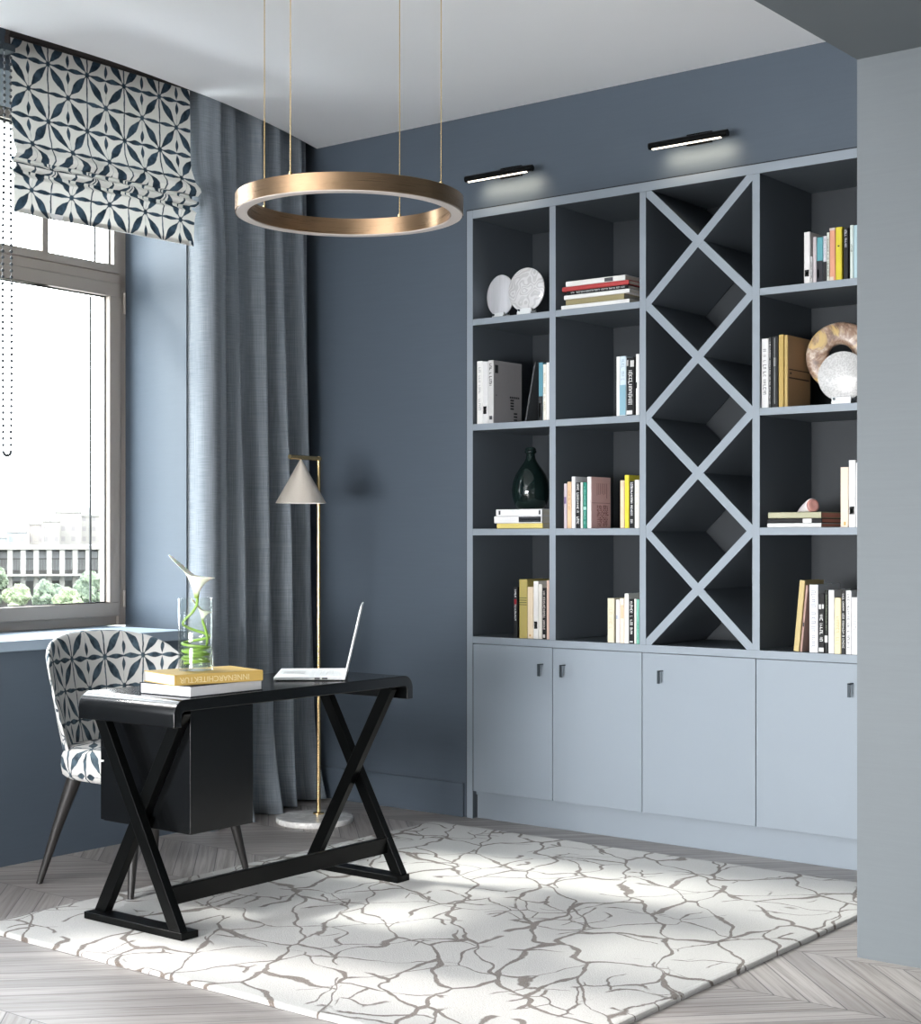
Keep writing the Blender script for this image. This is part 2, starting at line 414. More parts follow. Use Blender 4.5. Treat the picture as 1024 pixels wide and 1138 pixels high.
# left wall: parapet, lintel, piers (second opening further left lets light in)
W1a, W1b = 2.93, 4.306
W2a, W2b = 2.46, 2.80
lw = MB()
lw.box(-5.6, -4.82, -2.6, 4.40, 0, .782)
lw.box(-5.45, -4.79, -2.6, 4.306, 2.936, 3.16)
lw.box(-5.2, -4.79, -2.6, 4.306, 2.893, 2.94)
lw.box(-5.6, -4.79, W2b, W1a, .782, 2.893)
lw.box(-5.6, -4.79, 1.75, W2a, .782, 2.893)
lw.box(-5.6, -4.79, -.3, -.1, 0, 2.893)
lw.box(-5.6, -4.79, -2.6, -2.4, 0, 2.893)
lw.box(-5.6, -4.79, -2.6, 1.9, 2.3, 2.893)
struct('wall_left', lw, M_wall)
struct('wall_left_pier', MB().prism([(-4.835, 4.345, 0), (-5.3, 4.414, 0), (-5.39, 4.64, 0), (-5.45, 5.3, 0), (-5.19, 5.285, 0), (-5.02, 4.86, 0), (-4.93, 4.6, 0), (-4.87, 4.40, 0)], (0, 0, 3.16)), M_wall)
struct('trim_3', MB().box(-5.34, -4.80, W2a, 4.32, .782, .822), M_sill, bevel=.004)   # window sill
# right and rear walls; the rear opening is made up to hold the fill lamp
struct('wall_right', MB().box(2.5, 2.6, -2.6, 4.21, 0, 3.0), M_wall2)
rw = MB(); rw.box(-5.6, -3.6, -2.6, -2.5, 0, 3.0).box(-.8, 2.6, -2.6, -2.5, 0, 3.0).box(-3.6, -.8, -2.6, -2.5, 1.38, 3.0).box(-3.6, -.8, -2.6, -2.5, 0, .24)
struct('wall_rear', rw, M_wall2)
portal(-5.62, 2.63, 1.85, .34, 2.1, (R(90), 0, R(-90)))
portal(-5.62, .82, 1.54, 1.85, 1.52, (R(90), 0, R(-90)))
portal(-5.62, -1.35, 1.54, 2.1, 1.52, (R(90), 0, R(-90)))

# ---------------------------------------------------------------- window
K = -.0682
def wx(y): return -5.30 + K * (y - 4.41)      # window plane, slightly turned
def wbox(mb, y0, y1, z0, z1, d0=0., d1=.07, mi=0):
    pts = [(wx(y0) - d0, y0, z0), (wx(y1) - d0, y1, z0), (wx(y1) - d1, y1, z0), (wx(y0) - d1, y0, z0)]
    return mb.prism(pts, (0, 0, z1 - z0), mi)
win = tag(bpy.data.objects.new('window_1', None), None, None); COL.objects.link(win); win['kind'] = 'structure'
f = MB()
Y0, Y1 = 2.93, 4.414
wbox(f, Y0, Y1, .822, .862, .015, .09); wbox(f, Y0, Y1, 2.87, 2.936, .015, .09)
wbox(f, Y1 - .04, Y1 + .06, .822, 2.936, .0, .09); wbox(f, Y0, Y0 + .05, .822, 2.936, .0, .09)
wbox(f, 3.545, 3.625, .862, 2.87, .0, .09); wbox(f, Y0, Y1, 2.262, 2.33, .0, .09)
f.build('window_frame', M_frame, win, bevel=.004)
def sash(y0, y1, z0, z1, wd, dep=-.008, mun=None):
    g = MB()
    wbox(g, y0, y1, z0, z0 + wd, dep, .06); wbox(g, y0, y1, z1 - wd, z1, dep, .06)
    wbox(g, y0, y0 + wd, z0 + wd, z1 - wd, dep, .06); wbox(g, y1 - wd, y1, z0 + wd, z1 - wd, dep, .06)
    if mun: wbox(g, mun - .016, mun + .016, z0 + wd, z1 - wd, dep + .01, .05)
    o = g.build('sash', M_frame, win, bevel=.005)
    q = MB(); e = .005
    a0, a1, b0, b1 = y0 + wd, y1 - wd, z0 + wd, z1 - wd
    wbox(q, a0, a1, b0, b0 + e, .02, .024); wbox(q, a0, a1, b1 - e, b1, .02, .024); wbox(q, a0, a0 + e, b0, b1, .02, .024); wbox(q, a1 - e, a1, b0, b1, .02, .024)
    # spacer of the double glazing, seen through the first pane
    wbox(q, a1 - .046, a1 - .038, b0, b1, .07, .076); wbox(q, a0 + .038, a0 + .046, b0, b1, .07, .074)
    q.build('gasket', M_gask, o)
    p = MB(); wbox(p, a0, a1, b0, b1, .026, .030); p.build('glass_pane', M_glass, o)
sash(3.61, 4.376, .862, 2.262 + .026, .058)
sash(2.98, 3.56, .862, 2.262 + .026, .058)
sash(3.61, 4.376, 2.33, 2.90, .034, mun=3.976)
sash(2.98, 3.56, 2.33, 2.90, .034)
h = MB(); h.tube([(wx(4.4) + .012, 4.398, 2.16), (wx(4.4) + .012, 4.398, 2.25)], .006, 8); h.tube([(wx(4.4) + .012, 4.398, .90), (wx(4.4) + .012, 4.398, .97)], .006, 8)
h.build('hinge', M_frame, win)

# ---------------------------------------------------------------- outside
def out_pt(px, t): d = ray(px, 597); return Vector((d[0] * t, d[1] * t, 1.2))
M_leaf = None
def mk_leaf(name, c1, c2):
    n = NT(name); v = n.noise(n.co(), .9, 5, .7)
    n.col(n.mix(n.mr(v, .35, .65), lin(c1), lin(c2))); n.p(Roughness=.9); n.bump(v, 1., .6); return n.m
leafs = [mk_leaf('foliage_deep', (54, 64, 52), (92, 102, 82)), mk_leaf('foliage_light', (70, 80, 56), (104, 112, 84))]
M_trunk = simple('bark', (90, 80, 70), .9)
struct('floor_outside', MB().box(-900, -20, -300, 900, -17.2, -17), simple('distant_ground', (80, 84, 76), .9, scale=.05))
def tree(px, t, top, wpx, mi, label):
    c = out_pt(px, t); r = wpx / 2 * t / FPX; zt = 1.2 - (top - 597) / FPX * t; zb = -17
    root = thing('tree', label, 'tree', (c.x, c.y, zb), group='trees outside the window')
    MB().tube([(0, 0, 0), (0, 0, (zt - zb) * .5)], [.5, .3], 8).build('trunk', M_trunk, root, smooth=True)
    mb = MB(); rnd = random.Random(int(px * 7 + t)); H = zt - zb
    for k in range(26):
        a = rnd.uniform(0, 6.28); rr = r * rnd.uniform(0, .75); h = rnd.uniform(.3, .92)
        br = r * rnd.uniform(.24, .42)
        cz = min(H * h, H - br * .9); mb.ball((math.cos(a) * rr, math.sin(a) * rr, cz), br, 14)
    mb.ball((0, 0, H - r * .5), r * .5, 14); mb.ball((0, 0, H * .5), r * .8, 14)
    o = mb.build('foliage', leafs[mi], root, smooth=False, weld=False)
    tx = bpy.data.textures.new('leafy', 'CLOUDS'); tx.noise_scale = r * .22
    sb = o.modifiers.new('Subdivision', 'SUBSURF'); sb.levels = 1; sb.render_levels = 1
    md = o.modifiers.new('Displace', 'DISPLACE'); md.texture = tx; md.strength = r * .35; md.mid_level = .5
tree(-6, 190, 627, 46, 0, 'dark green tree at the left edge of the window view')
tree(22, 170, 648, 50, 1, 'low pale green tree in front of the colonnade, between two darker trees')
tree(50, 200, 645, 50, 0, 'mid green tree below the middle of the colonnade')
tree(76, 165, 652, 46, 1, 'lowest yellow-green tree close to the sash bottom')
tree(101, 185, 634, 52, 0, 'bushy green tree by the right edge of the window view')
tree(-40, 180, 632, 60, 0, 'green tree left of the window view')
M_bpale = simple('pale_concrete', (102, 99, 95), .9, var=.03, scale=.2)
M_bglass = simple('facade_glass', (150, 150, 150), .5, var=.2, scale=.6)
def colonnade():
    t = 300.; c = out_pt(40, t); ang = R(YAW) + math.atan2(-(40 - 512), FPX)
    zb = -17; s = t / FPX
    root = thing('colonnade_building', 'long pale building with tall white columns beyond the trees', 'building', (c.x, c.y, zb), (0, 0, ang))
    def Z(py): return 1.2 - (py - 597) * s - zb
    L0, L1 = -110 * s, 74 * s
    MB().box(L0, L1, 3, 22, 0, Z(611)).build('wall', M_bpale, root)
    MB().box(L0 - 1, L1 + 1, -.6, 23, Z(611), Z(606)).build('roof', M_bpale, root, bevel=.1)
    xs = []
    k = L1 - .6
    while k > L0: xs.append(k); k -= 14 * s
    for x in xs: MB().prism([(x - .55, -.3, 0), (x + .45, -.3, 0), (x + .3, 3, 0), (x - .3, 3, 0)], (0, 0, Z(611))).build('column', M_bpale, root)
    for a, b in zip(xs[1:], xs[:-1]):
        g = MB(); g.box(a + .45, b - .55, 2.8, 3.0, Z(634), Z(613)); g.box(a + .45, b - .55, 2.8, 3.0, Z(646), Z(638))
        o = g.build('window', M_bglass, root)
        mm = MB()
        for q in range(1, 6): x = a + .45 + (b - a - 1) * q / 6; mm.box(x - .05, x + .05, 2.7, 2.8, Z(634), Z(622))
        mm.box(a + .45, b - .55, 2.72, 2.8, Z(622), Z(620.5)); mm.build('window_bars', M_bpale, o)
    MB().box(L0, L1, -3, 3, Z(640), Z(638)).build('balcony', M_bpale, root)
colonnade()
def mk_facade(name, c, wc):
    n = NT(name); x, y, z = xyz(n, n.co())
    fx = n.M('FRACT', n.M('DIVIDE', x, 3.)); fz = n.M('FRACT', n.M('DIVIDE', z, 3.2))
    m = n.M('MULTIPLY', n.M('MULTIPLY', n.M('GREATER_THAN', fx, .3), n.M('LESS_THAN', fx, .68)), n.M('MULTIPLY', n.M('GREATER_THAN', fz, .3), n.M('LESS_THAN', fz, .75)))
    n.col(n.mix(m, lin(c), lin(wc))); n.p(Roughness=.9); return n.m
FAC = [mk_facade('facade_cream', (110, 106, 102), (99, 95, 94)), mk_facade('facade_pink', (110, 104, 99), (100, 94, 92)), mk_facade('facade_grey', (106, 107, 109), (96, 98, 101))]
for (p0, p1, top, t, mi, lb) in [(-30, 7, 598, 405, 2, 'low grey-white distant block at the left edge of the window view'), (8, 30, 592, 425, 2, 'pale grey distant block between lower and taller blocks'),
        (32, 47, 583, 440, 1, 'pinkish distant block left of the tallest block'), (48, 66, 580, 462, 0, 'cream distant block with a flat roof beside the tallest one'),
        (62, 90, 570, 480, 0, 'tallest cream distant block on the skyline'), (86, 112, 574, 500, 0, 'cream distant block at the right edge of the window view')]:
    c = out_pt((p0 + p1) / 2, t); s = t / FPX; W = (p1 - p0) / 2 * s; H = 1.2 - (top - 597) * s + 17
    root = thing('apartment_block', lb, 'building', (c.x, c.y, -17), (0, 0, R(YAW) + math.atan2(-((p0 + p1) / 2 - 512), FPX)), group='pale blocks on the skyline')
    MB().box(-W, W, 0, 15, 0, H).build('wall', FAC[mi], root)
    MB().box(-W - .3, W + .3, -.3, 15.3, H, H + .6).box(-W * .4, W * .1, 4, 9, H + .6, H + 3).build('roof', M_bpale, root)

# ---------------------------------------------------------------- Roman blind and chain
def blind():
    X = -4.755; ya, yb = 3.432, 4.290
    root = thing('roman_blind', 'roman blind in off-white fabric printed with dark blue stars, gathered above the window', 'blind', (X, (ya + yb) / 2, 2.37))
    O = root.location
    prof = [(0, 3.004), (.004, 2.86), (.004, 2.75), (.010, 2.68), (.030, 2.625), (.052, 2.60), (.056, 2.585), (.040, 2.570), (.012, 2.575),
            (.010, 2.565), (.030, 2.550), (.046, 2.548), (.048, 2.538), (.030, 2.528), (.010, 2.532), (.010, 2.522), (.028, 2.512), (.036, 2.505), (.030, 2.495), (.026, 2.47), (.024, 2.40), (.024, 2.372)]
    # finer profile
    fine = []
    for i in range(len(prof) - 1):
        for k in range(3): t = k / 3; fine.append((prof[i][0] * (1 - t) + prof[i + 1][0] * t, prof[i][1] * (1 - t) + prof[i + 1][1] * t))
    fine.append(prof[-1])
    n = 48; vs = []; uvs = []; fs = []
    # the pattern shortens only inside the folds
    vv = [fine[0][1]]
    for i in range(1, len(fine)):
        vv.append(vv[-1] - math.hypot(fine[i][0] - fine[i - 1][0], fine[i][1] - fine[i - 1][1]))
    k0 = next(i for i, q in enumerate(fine) if q[1] < 2.66); k1 = len(fine) - 1
    tgt = 2.839 - .211 * round((2.839 - (vv[-1] + .094)) / .211) - .094
    for i in range(len(vv)):
        if i > k0: vv[i] += (tgt - vv[-1] if i == k1 else 0)
    dlt = vv[-1] - (vv[-2] - math.hypot(fine[-1][0] - fine[-2][0], fine[-1][1] - fine[-2][1]))
    for i in range(k0, k1): vv[i] += dlt * min(1, (i - k0) / max(1, (k1 - 8 - k0)))
    off = 0
    for i, (dx, z) in enumerate(fine):
        for j in range(n + 1):
            u = j / n; y = ya + (yb - ya) * u
            wide = dx / .056
            y += (u - .5) * 2 * .012 * wide
            wob = .004 * math.sin(u * 9 + z * 14) * (1 if z < 2.7 else .3)
            edgecurl = .006 * wide * math.sin(u * 23)
            vs.append((X + dx + wob * (.4 + wide) + edgecurl, y, z - .006 * wide * math.sin(u * 5 + 1))); uvs.append((y, vv[i] - off))
    for i in range(len(fine) - 1):
        for j in range(n): a = i * (n + 1) + j; fs.append((a, a + 1, a + n + 2, a + n + 1))
    MB(O).add(vs, fs, 0, uvs).build('fabric', M_blind, root, smooth=True)
    MB(O).box(X - .03, X - .004, ya - .005, yb + .005, 2.95, 3.015).build('headrail', simple('dark_rail', (52, 46, 44), .5), root, bevel=.002)
    MB(O).box(X - .028, X - .004, ya, yb, 3.015, 3.16).build('mounting_board', simple('dark_board', (60, 54, 52), .7), root)
    MB(O).box(X + .014, X + .020, ya + .01, yb - .01, 2.374, 2.392).build('bottom_bar', M_white_pl, root)
blind()
def chain():
    X = -4.70
    a = atx(3.5, 300, X).y; b = atx(12, 300, X).y; mid = (a + b) / 2; r = (b - a) / 2
    mb = MB((X, mid, 1.49)); zt = 2.93; zb = 1.49 + r
    pts = []
    z = zt
    while z > zb: pts.append((X + .004 * math.sin(z * 5), a + .003 * math.sin(z * 3), z)); z -= .023
    for k in range(6): th = math.pi * (k + .5) / 6; pts.append((X, mid - r * math.cos(th), zb - r * math.sin(th)))
    z = zb
    while z < zt: pts.append((X + .004 * math.sin(z * 4 + 1), b + .003 * math.sin(z * 3 + 1), z)); z += .023
    for p in pts: mb.ball(p, .0062, 8)
    o = mb.build('bead_chain', simple('chain_beads', (70, 74, 78), .4, metal=.3), smooth=True, weld=False)
    o.location = (X, mid, 1.49)
    MB((X, mid, 1.49)).tube(pts, .0015, 6).build('cord', simple('chain_cord', (150, 152, 155), .6), o)
    MB((X, mid, 1.49)).box(X - .05, X + .01, a - .012, b + .012, 2.93, 2.955).build('drive_bracket', M_handle, o)
    tag(o, 'looped bead chain of the blind hanging in front of the window', 'chain')
chain()

# ---------------------------------------------------------------- curtain
def curtain():
    path = smooth_poly([(-4.862, 4.362), (-4.80, 4.350), (-4.735, 4.352), (-4.712, 4.385), (-4.745, 4.45), (-4.81, 4.53), (-4.85, 4.62), (-4.878, 4.80), (-4.93, 5.0), (-4.985, 5.16), (-5.01, 5.23)], 24)
    P = [Vector((x, y)) for x, y in path]; L = [0]
    for i in range(1, len(P)): L.append(L[-1] + (P[i] - P[i - 1]).length)
    T = L[-1]
    def at(s):
        d = s * T; i = 0
        while i < len(L) - 2 and L[i + 1] < d: i += 1
        t = (d - L[i]) / (L[i + 1] - L[i]); p = P[i].lerp(P[i + 1], t); g = (P[i + 1] - P[i]).normalized(); return p, Vector((g.y, -g.x))
    root = thing('curtain', 'long blue-grey linen curtain hanging from the ceiling in deep folds beside the window', 'curtain', (-4.87, 4.75, 0))
    n = 260; m = 44; vs = []; uvs = []; fs = []
    z1 = 3.12
    for i in range(m + 1):
        v = i / m; z = z1 * (1 - v) + .006 * v
        for j in range(n + 1):
            s = j / n; p, nr = at(s)
            A = .026 + .036 * min(1, v * 1.6)
            ph = .5 * math.sin(v * 2.3 + s * 3) * v
            # uneven folds: warp the parameter so that folds vary in width
            q = s + .022 * math.sin(s * 19) + .012 * math.sin(s * 41 + 2)
            w = math.sin(2 * math.pi * (6.1 * q) + ph - .4)
            w = math.copysign(abs(w) ** .75, w)
            w2 = .16 * math.sin(2 * math.pi * 15 * q + v * 3 + 1)
            env = min(1, max(0, (s - .20) / .12))
            d = A * (w + w2 * (.5 + .5 * v)) * env
            fl = max(0, (v - .86) / .14)
            d += fl ** 2 * (.035 * math.sin(s * 21 + 1) + .02) * env
            dd = nr * d; tv = min(1, max(0, (v - .10) / .13)); top_in = (1 - tv * tv * (3 - 2 * tv)) * max(0, 1 - max(0, s - .15) / .15) * .072 * min(1, s / .05)
            # right border flares slightly towards the hem
            sh = (s - .5) * .0 + (.05 * v * s)
            vs.append((p.x + dd.x - top_in, min(p.y + dd.y + sh, 5.255), z + (.004 * math.sin(s * 30) * fl))); uvs.append((s * T * 1.6, z))
    for i in range(m):
        for j in range(n): a = i * (n + 1) + j; fs.append((a, a + 1, a + n + 2, a + n + 1))
    MB(root.location).add(vs, fs, 0, uvs).build('cloth', M_curt, root, smooth=True, solid=.003)
    MB(root.location).tube([(x - .0, y, 3.13) for x, y in path[::8]], .008, 8).build('track', M_white_pl, root, smooth=True)
curtain()

# ---------------------------------------------------------------- built-in bookcase
YF = 5.275
XS = [(-4.102, -4.070), (-3.672, -3.641), (-3.240, -3.211), (-2.748, -2.717), (-2.252, -2.219)]
ZS = [(.748, .778), (1.208, 1.236), (1.654, 1.682), (2.102, 2.129), (2.558, 2.594)]
bc = thing('built_in_bookcase', 'tall grey-blue built-in bookcase with open shelves and a diamond lattice column', 'bookcase', (-3.16, YF, .748))
o0 = bc.location; o0_y = o0.y
for i, (a, b) in enumerate(XS):
    if i in (0, 4): shade_inner(MB(o0).box(a, b, YF, 5.725, .0, 2.594).build('side_panel', M_joint, bc, bevel=.0012))
    else: shade_inner(MB(o0).box(a, b, YF, 5.715, .778, 2.558).build('divider', M_joint, bc, bevel=.0012))
shade_inner(MB(o0).box(-4.070, -2.252, YF, 5.725, *ZS[4]).build('top_panel', M_joint, bc, bevel=.0012))
shade_inner(MB(o0).box(-4.070, -2.252, YF, 5.725, *ZS[0]).build('bottom_panel', M_joint, bc, bevel=.0012))
shade_inner(MB(o0).box(-4.070, -2.252, 5.715, 5.727, .778, 2.558).build('back_panel', M_joint, bc)); _b = [c for c in bc.children if c.name == 'back_panel'][0]; _b.data.materials.clear(); _b.data.materials.append(simple('back_panel_shade', (34, 40, 46), .6))  # back panel colour darkened to carry the shade deep in the cells
cols = [(-4.070, -3.672), (-3.641, -3.240), (-3.211, -2.748), (-2.717, -2.252)]
for c in (0, 1, 3):
    for r in (1, 2, 3): shade_inner(MB(o0).box(cols[c][0], cols[c][1], YF, 5.714, *ZS[r]).build('shelf', M_joint, bc, bevel=.0012))
lx0, lx1 = cols[2]; lz0, lz1 = .778, 2.558; hz = (lz1 - lz0) / 4
def slant(x0, z0, x1, z1, yf, th=.033):
    t = Vector((x1 - x0, z1 - z0)).normalized(); e = th / 2 / abs(t[0]); m = (z1 - z0) / (x1 - x0)
    top = lambda x: z0 + m * (x - x0) + e
    bot = lambda x: z0 + m * (x - x0) - e
    poly = [(x0, bot(x0)), (x1, bot(x1)), (x1, top(x1)), (x0, top(x0))]
    for lim, keep in ((lz0, 1), (lz1, -1)):
        out = []
        for i in range(len(poly)):
            p, q = poly[i], poly[(i + 1) % len(poly)]; ip = (p[1] - lim) * keep >= 0; iq = (q[1] - lim) * keep >= 0
            if ip: out.append(p)
            if ip != iq: f = (lim - p[1]) / (q[1] - p[1]); out.append((p[0] + (q[0] - p[0]) * f, lim))
        poly = out
    return [(x, yf, z) for x, z in poly]
for k in range(4):
    za = lz0 + hz * k; zb = za + hz
    shade_inner(MB(o0).prism(slant(lx0, za, lx1, zb, YF + .001), (0, .43, 0)).build('lattice_board', M_joint, bc))
    shade_inner(MB(o0).prism(slant(lx0, zb, lx1, za, YF + .0016), (0, .4285, 0)).build('lattice_board', M_joint, bc))
# shadow gap above and beside
struct('trim_4', MB().box(-4.107, -2.214, YF + .004, YF + .02, 2.5945, 2.599).box(-4.107, -4.1025, YF + .004, YF + .02, 0, 2.599), M_dark)

base = thing('base_cabinet', 'low grey-blue cabinet run with four flat doors under the bookshelves', 'cabinet', (-3.16, YF, 0))
ob = base.location
MB(ob).box(-4.068, -2.254, YF + .022, 5.72, .10, .7475).build('body', M_joint, base)
MB(ob).box(-4.068, -2.254, YF + .03, YF + .06, 0, .10).box(-4.068, -2.254, YF + .03, YF + .048, .10, .117).build('plinth', M_joint, base)
DX = [-4.0685, -3.6565, -3.2285, -2.7335, -2.254]
HX = [(598.6, 738.0), (623.2, 739), (732, 745.5), (943.8, 759.5)]
for k in range(4):
    d = MB(ob).box(DX[k] + .0015, DX[k + 1] - .0015, YF - .0, YF + .02, .118, .7455).build('door', M_joint, base, bevel=.0015)
    q = aty(HX[k][0], HX[k][1], YF - .028); x, z = q.x, q.z
    hb = MB(ob); hb.box(x - .0052, x + .0052, YF - .030, YF - .025, z - .050, z); hb.box(x - .0052, x + .0052, YF - .030, YF, z - .004, z)
    hb.build('handle', M_handle, d)

# ---------------------------------------------------------------- picture lights
def plight(p0, p1, label):
    a = aty(*p0, 5.19); b = aty(*p1, 5.19); zc = 2.706; x0, x1 = a.x, b.x; xc = (x0 + x1) / 2
    root = thing('picture_light', label, 'wall light', (xc, YB, zc), group='picture lights above the bookcase'); O = root.location
    body = MB(O).tube([(x0, 5.19, zc), (x1, 5.19, zc)], .0135, 20).build('bar', M_blackleg, root, smooth=True)
    MB(O).box(x0 + .016, x1 - .026, 5.182, 5.191, zc - .0160, zc - .012).build('light_strip', emis('warm_led', (255, 244, 226), 2.2), body)
    MB(O).box(xc - .055, xc + .055, YB - .012, YB - .0005, zc + .0, zc + .045).build('wall_plate', M_blackleg, root, bevel=.003)
    MB(O).bar((xc, 5.19, zc + .006), (xc, YB - .01, zc + .025), .09, .012).build('arm', M_blackleg, root, bevel=.002)
    l = bpy.data.lights.new('picture_light_lamp', 'AREA'); l.shape = 'RECTANGLE'; l.size = (x1 - x0) * .85; l.size_y = .02; l.energy = .20; l.color = (1, .84, .60); l.spread = R(110)
    lo = bpy.data.objects.new('picture_light_lamp', l); COL.objects.link(lo); lo.parent = root; lo.location = (0, 5.215 - YB, -.018); lo.rotation_euler = (R(62), 0, 0)
plight((518, 201), (592, 186), 'slim black wall picture light above the leftmost shelf column')
plight((722, 163), (809, 149), 'slim black wall picture light above the diamond lattice column')

# ---------------------------------------------------------------- ring pendant
def ring():
    c = (-3.169, 3.50); Ro = .343; Ri = Ro - .040; z0, z1 = 2.170, 2.222
    root = thing('ring_pendant', 'large brushed brass ring pendant light hanging on four thin cables', 'pendant light', (c[0], c[1], z0)); O = root.location
    cc = (c[0], c[1], 0)
    MB(O).lathe([(Ri, z0 + .002), (Ri, z1), (Ro, z1), (Ro, z0 + .002), (Ro - .003, z0 + .002), (Ro - .003, z0 + .006), (Ri + .003, z0 + .006), (Ri + .003, z0 + .002)], cc, 128, closed=True).build('ring', M_brass, root, smooth=True)
    MB(O).lathe([(Ri + .0035, z0), (Ri + .0035, z0 + .0055), (Ro - .0035, z0 + .0055), (Ro - .0035, z0)], cc, 128, closed=True).build('diffuser', simple('opal_acrylic', (205, 196, 190), .5, var=.01), root, smooth=True)
    t0 = math.hypot(*c)
    V = Vector(VV); RV = Vector(RR); rm = (Ro + Ri) / 2
    for u, wv in ((-.457, -.89), (.43, .90), (-.86, .51), (.86, -.51)):
        L = math.hypot(u, wv); p = RV * (u / L * rm) + V * (wv / L * rm); x, y = c[0] + p.x, c[1] + p.y
        k = MB(O).tube([(x, y, z1), (x, y, 3.0)], .0016, 6).build('cable', M_brassp, root)
        MB(O).tube([(x, y, z1 - .001), (x, y, z1 + .012)], .005, 10).build('cable_grip', M_brassp, k)
        MB(O).tube([(x, y, 2.99), (x, y, 3.0)], .02, 14).build('ceiling_mount', M_brassp, k)
ring()

# ---------------------------------------------------------------- floor lamp
def lamp():
    b = Vector((-4.545, 4.80, 0)); p = Vector((-4.572, 4.853, 0))
    root = thing('floor_lamp', 'brass floor lamp with a cone shade on a round marble base', 'lamp', (b.x, b.y, 0)); O = root.location
    nm = NT('white_marble'); v = nm.noise(nm.co(), 9., 6, .7, dist=1.5); nm.col(nm.mix(nm.mr(v, .4, .62), lin((214, 212, 210)), lin((244, 243, 240)))); nm.p(Roughness=.25)
    MB(O).lathe([(.0001, .0), (.158, 0), (.162, .004), (.162, .020), (.159, .024), (.0001, .024)], (b.x, b.y, 0), 64).build('base', nm.m, root, smooth=True)
    top = aty(355, 509.8, p.y).z
    MB(O).tube([(p.x, p.y, .024), (p.x, p.y, top + .009)], .0088, 16).build('pole', M_brassp, root, smooth=True)
    MB(O).lathe([(.0001, .024), (.024, .024), (.024, .030), (.012, .033), (.0001, .033)], (p.x, p.y, 0), 24).build('pole_collar', M_brassp, root, smooth=True)
    V = Vector(VV + (0,)); Rr = Vector(RR + (0,))
    t0 = p.x * VV[0] + p.y * VV[1]
    # arm from the pole head towards the camera-left
    e = Vector((p.x, p.y, top)) + Rr * (-.105) + V * (-.165)
    dirn = (e - Vector((p.x, p.y, top))).normalized(); s = Vector((p.x, p.y, top)) - dirn * .010
    MB(O).tube([s, e], .0095, 18).build('arm', M_brassp, root, smooth=True)
    a = Vector((p.x, p.y, top)) + (e - Vector((p.x, p.y, top))) * .62
    H = .183; Rb = .106
    mb = MB(O); mb.lathe([(.003, -.008), (Rb, -.008 - H), (Rb - .0015, -.008 - H), (.002, -.012)], (a.x, a.y, a.z), 72)
    sh = mb.build('lamp_shade', M_champ, root, smooth=True)
    MB(O).lathe([(.001, -.03), (Rb - .004, -.0075 - H), (Rb - .005, -.0085 - H), (.001, -.034)], (a.x, a.y, a.z), 48).build('shade_lining', simple('white_enamel', (244, 240, 232), .5), sh, smooth=True)
    MB(O).ball((a.x, a.y, a.z - .11), .028, 20).build('bulb', emis('frosted_bulb', (255, 246, 230), 2.0), root, smooth=True)
    MB(O).tube([(a.x, a.y, a.z - .03), (a.x, a.y, a.z - .085)], .012, 12).build('bulb_socket', M_brassp, root)
lamp()

# ---------------------------------------------------------------- rug
def rug():
    x0, x1, y0, y1 = -4.12, -2.046, 2.845, 5.075
    c = Vector(((x0 + x1) / 2, (y0 + y1) / 2, 0)); mb = MB(c); n = 60
    rings = [(0, 0.0005), (0, .008), (.004, .0125), (.012, .014)]
    def loop(ins, z):
        pts = []; N = 40
        cs = [(x0 + ins, y0 + ins), (x1 - ins, y0 + ins), (x1 - ins, y1 - ins), (x0 + ins, y1 - ins)]
        for k in range(4):
            a = cs[k]; b = cs[(k + 1) % 4]
            for j in range(N): t = j / N; pts.append((a[0] * (1 - t) + b[0] * t, a[1] * (1 - t) + b[1] * t, z + .0006 * math.sin(j * .9 + k)))
        return pts
    L = [loop(i, z) for i, z in rings]; N = len(L[0]); vs = [p for l in L for p in l]; fs = []
    for i in range(len(L) - 1):
        for j in range(N): fs.append((i * N + j, i * N + (j + 1) % N, (i + 1) * N + (j + 1) % N, (i + 1) * N + j))
    fs.append(tuple(range((len(L) - 1) * N, len(L) * N))); fs.append(tuple(range(N))[::-1])
    o = mb.add(vs, fs).build('rug', M_rug); o.location = c
    tag(o, 'large off-white rug with irregular brown vein lines lying under the desk', 'rug')
rug()
RZ = .0145

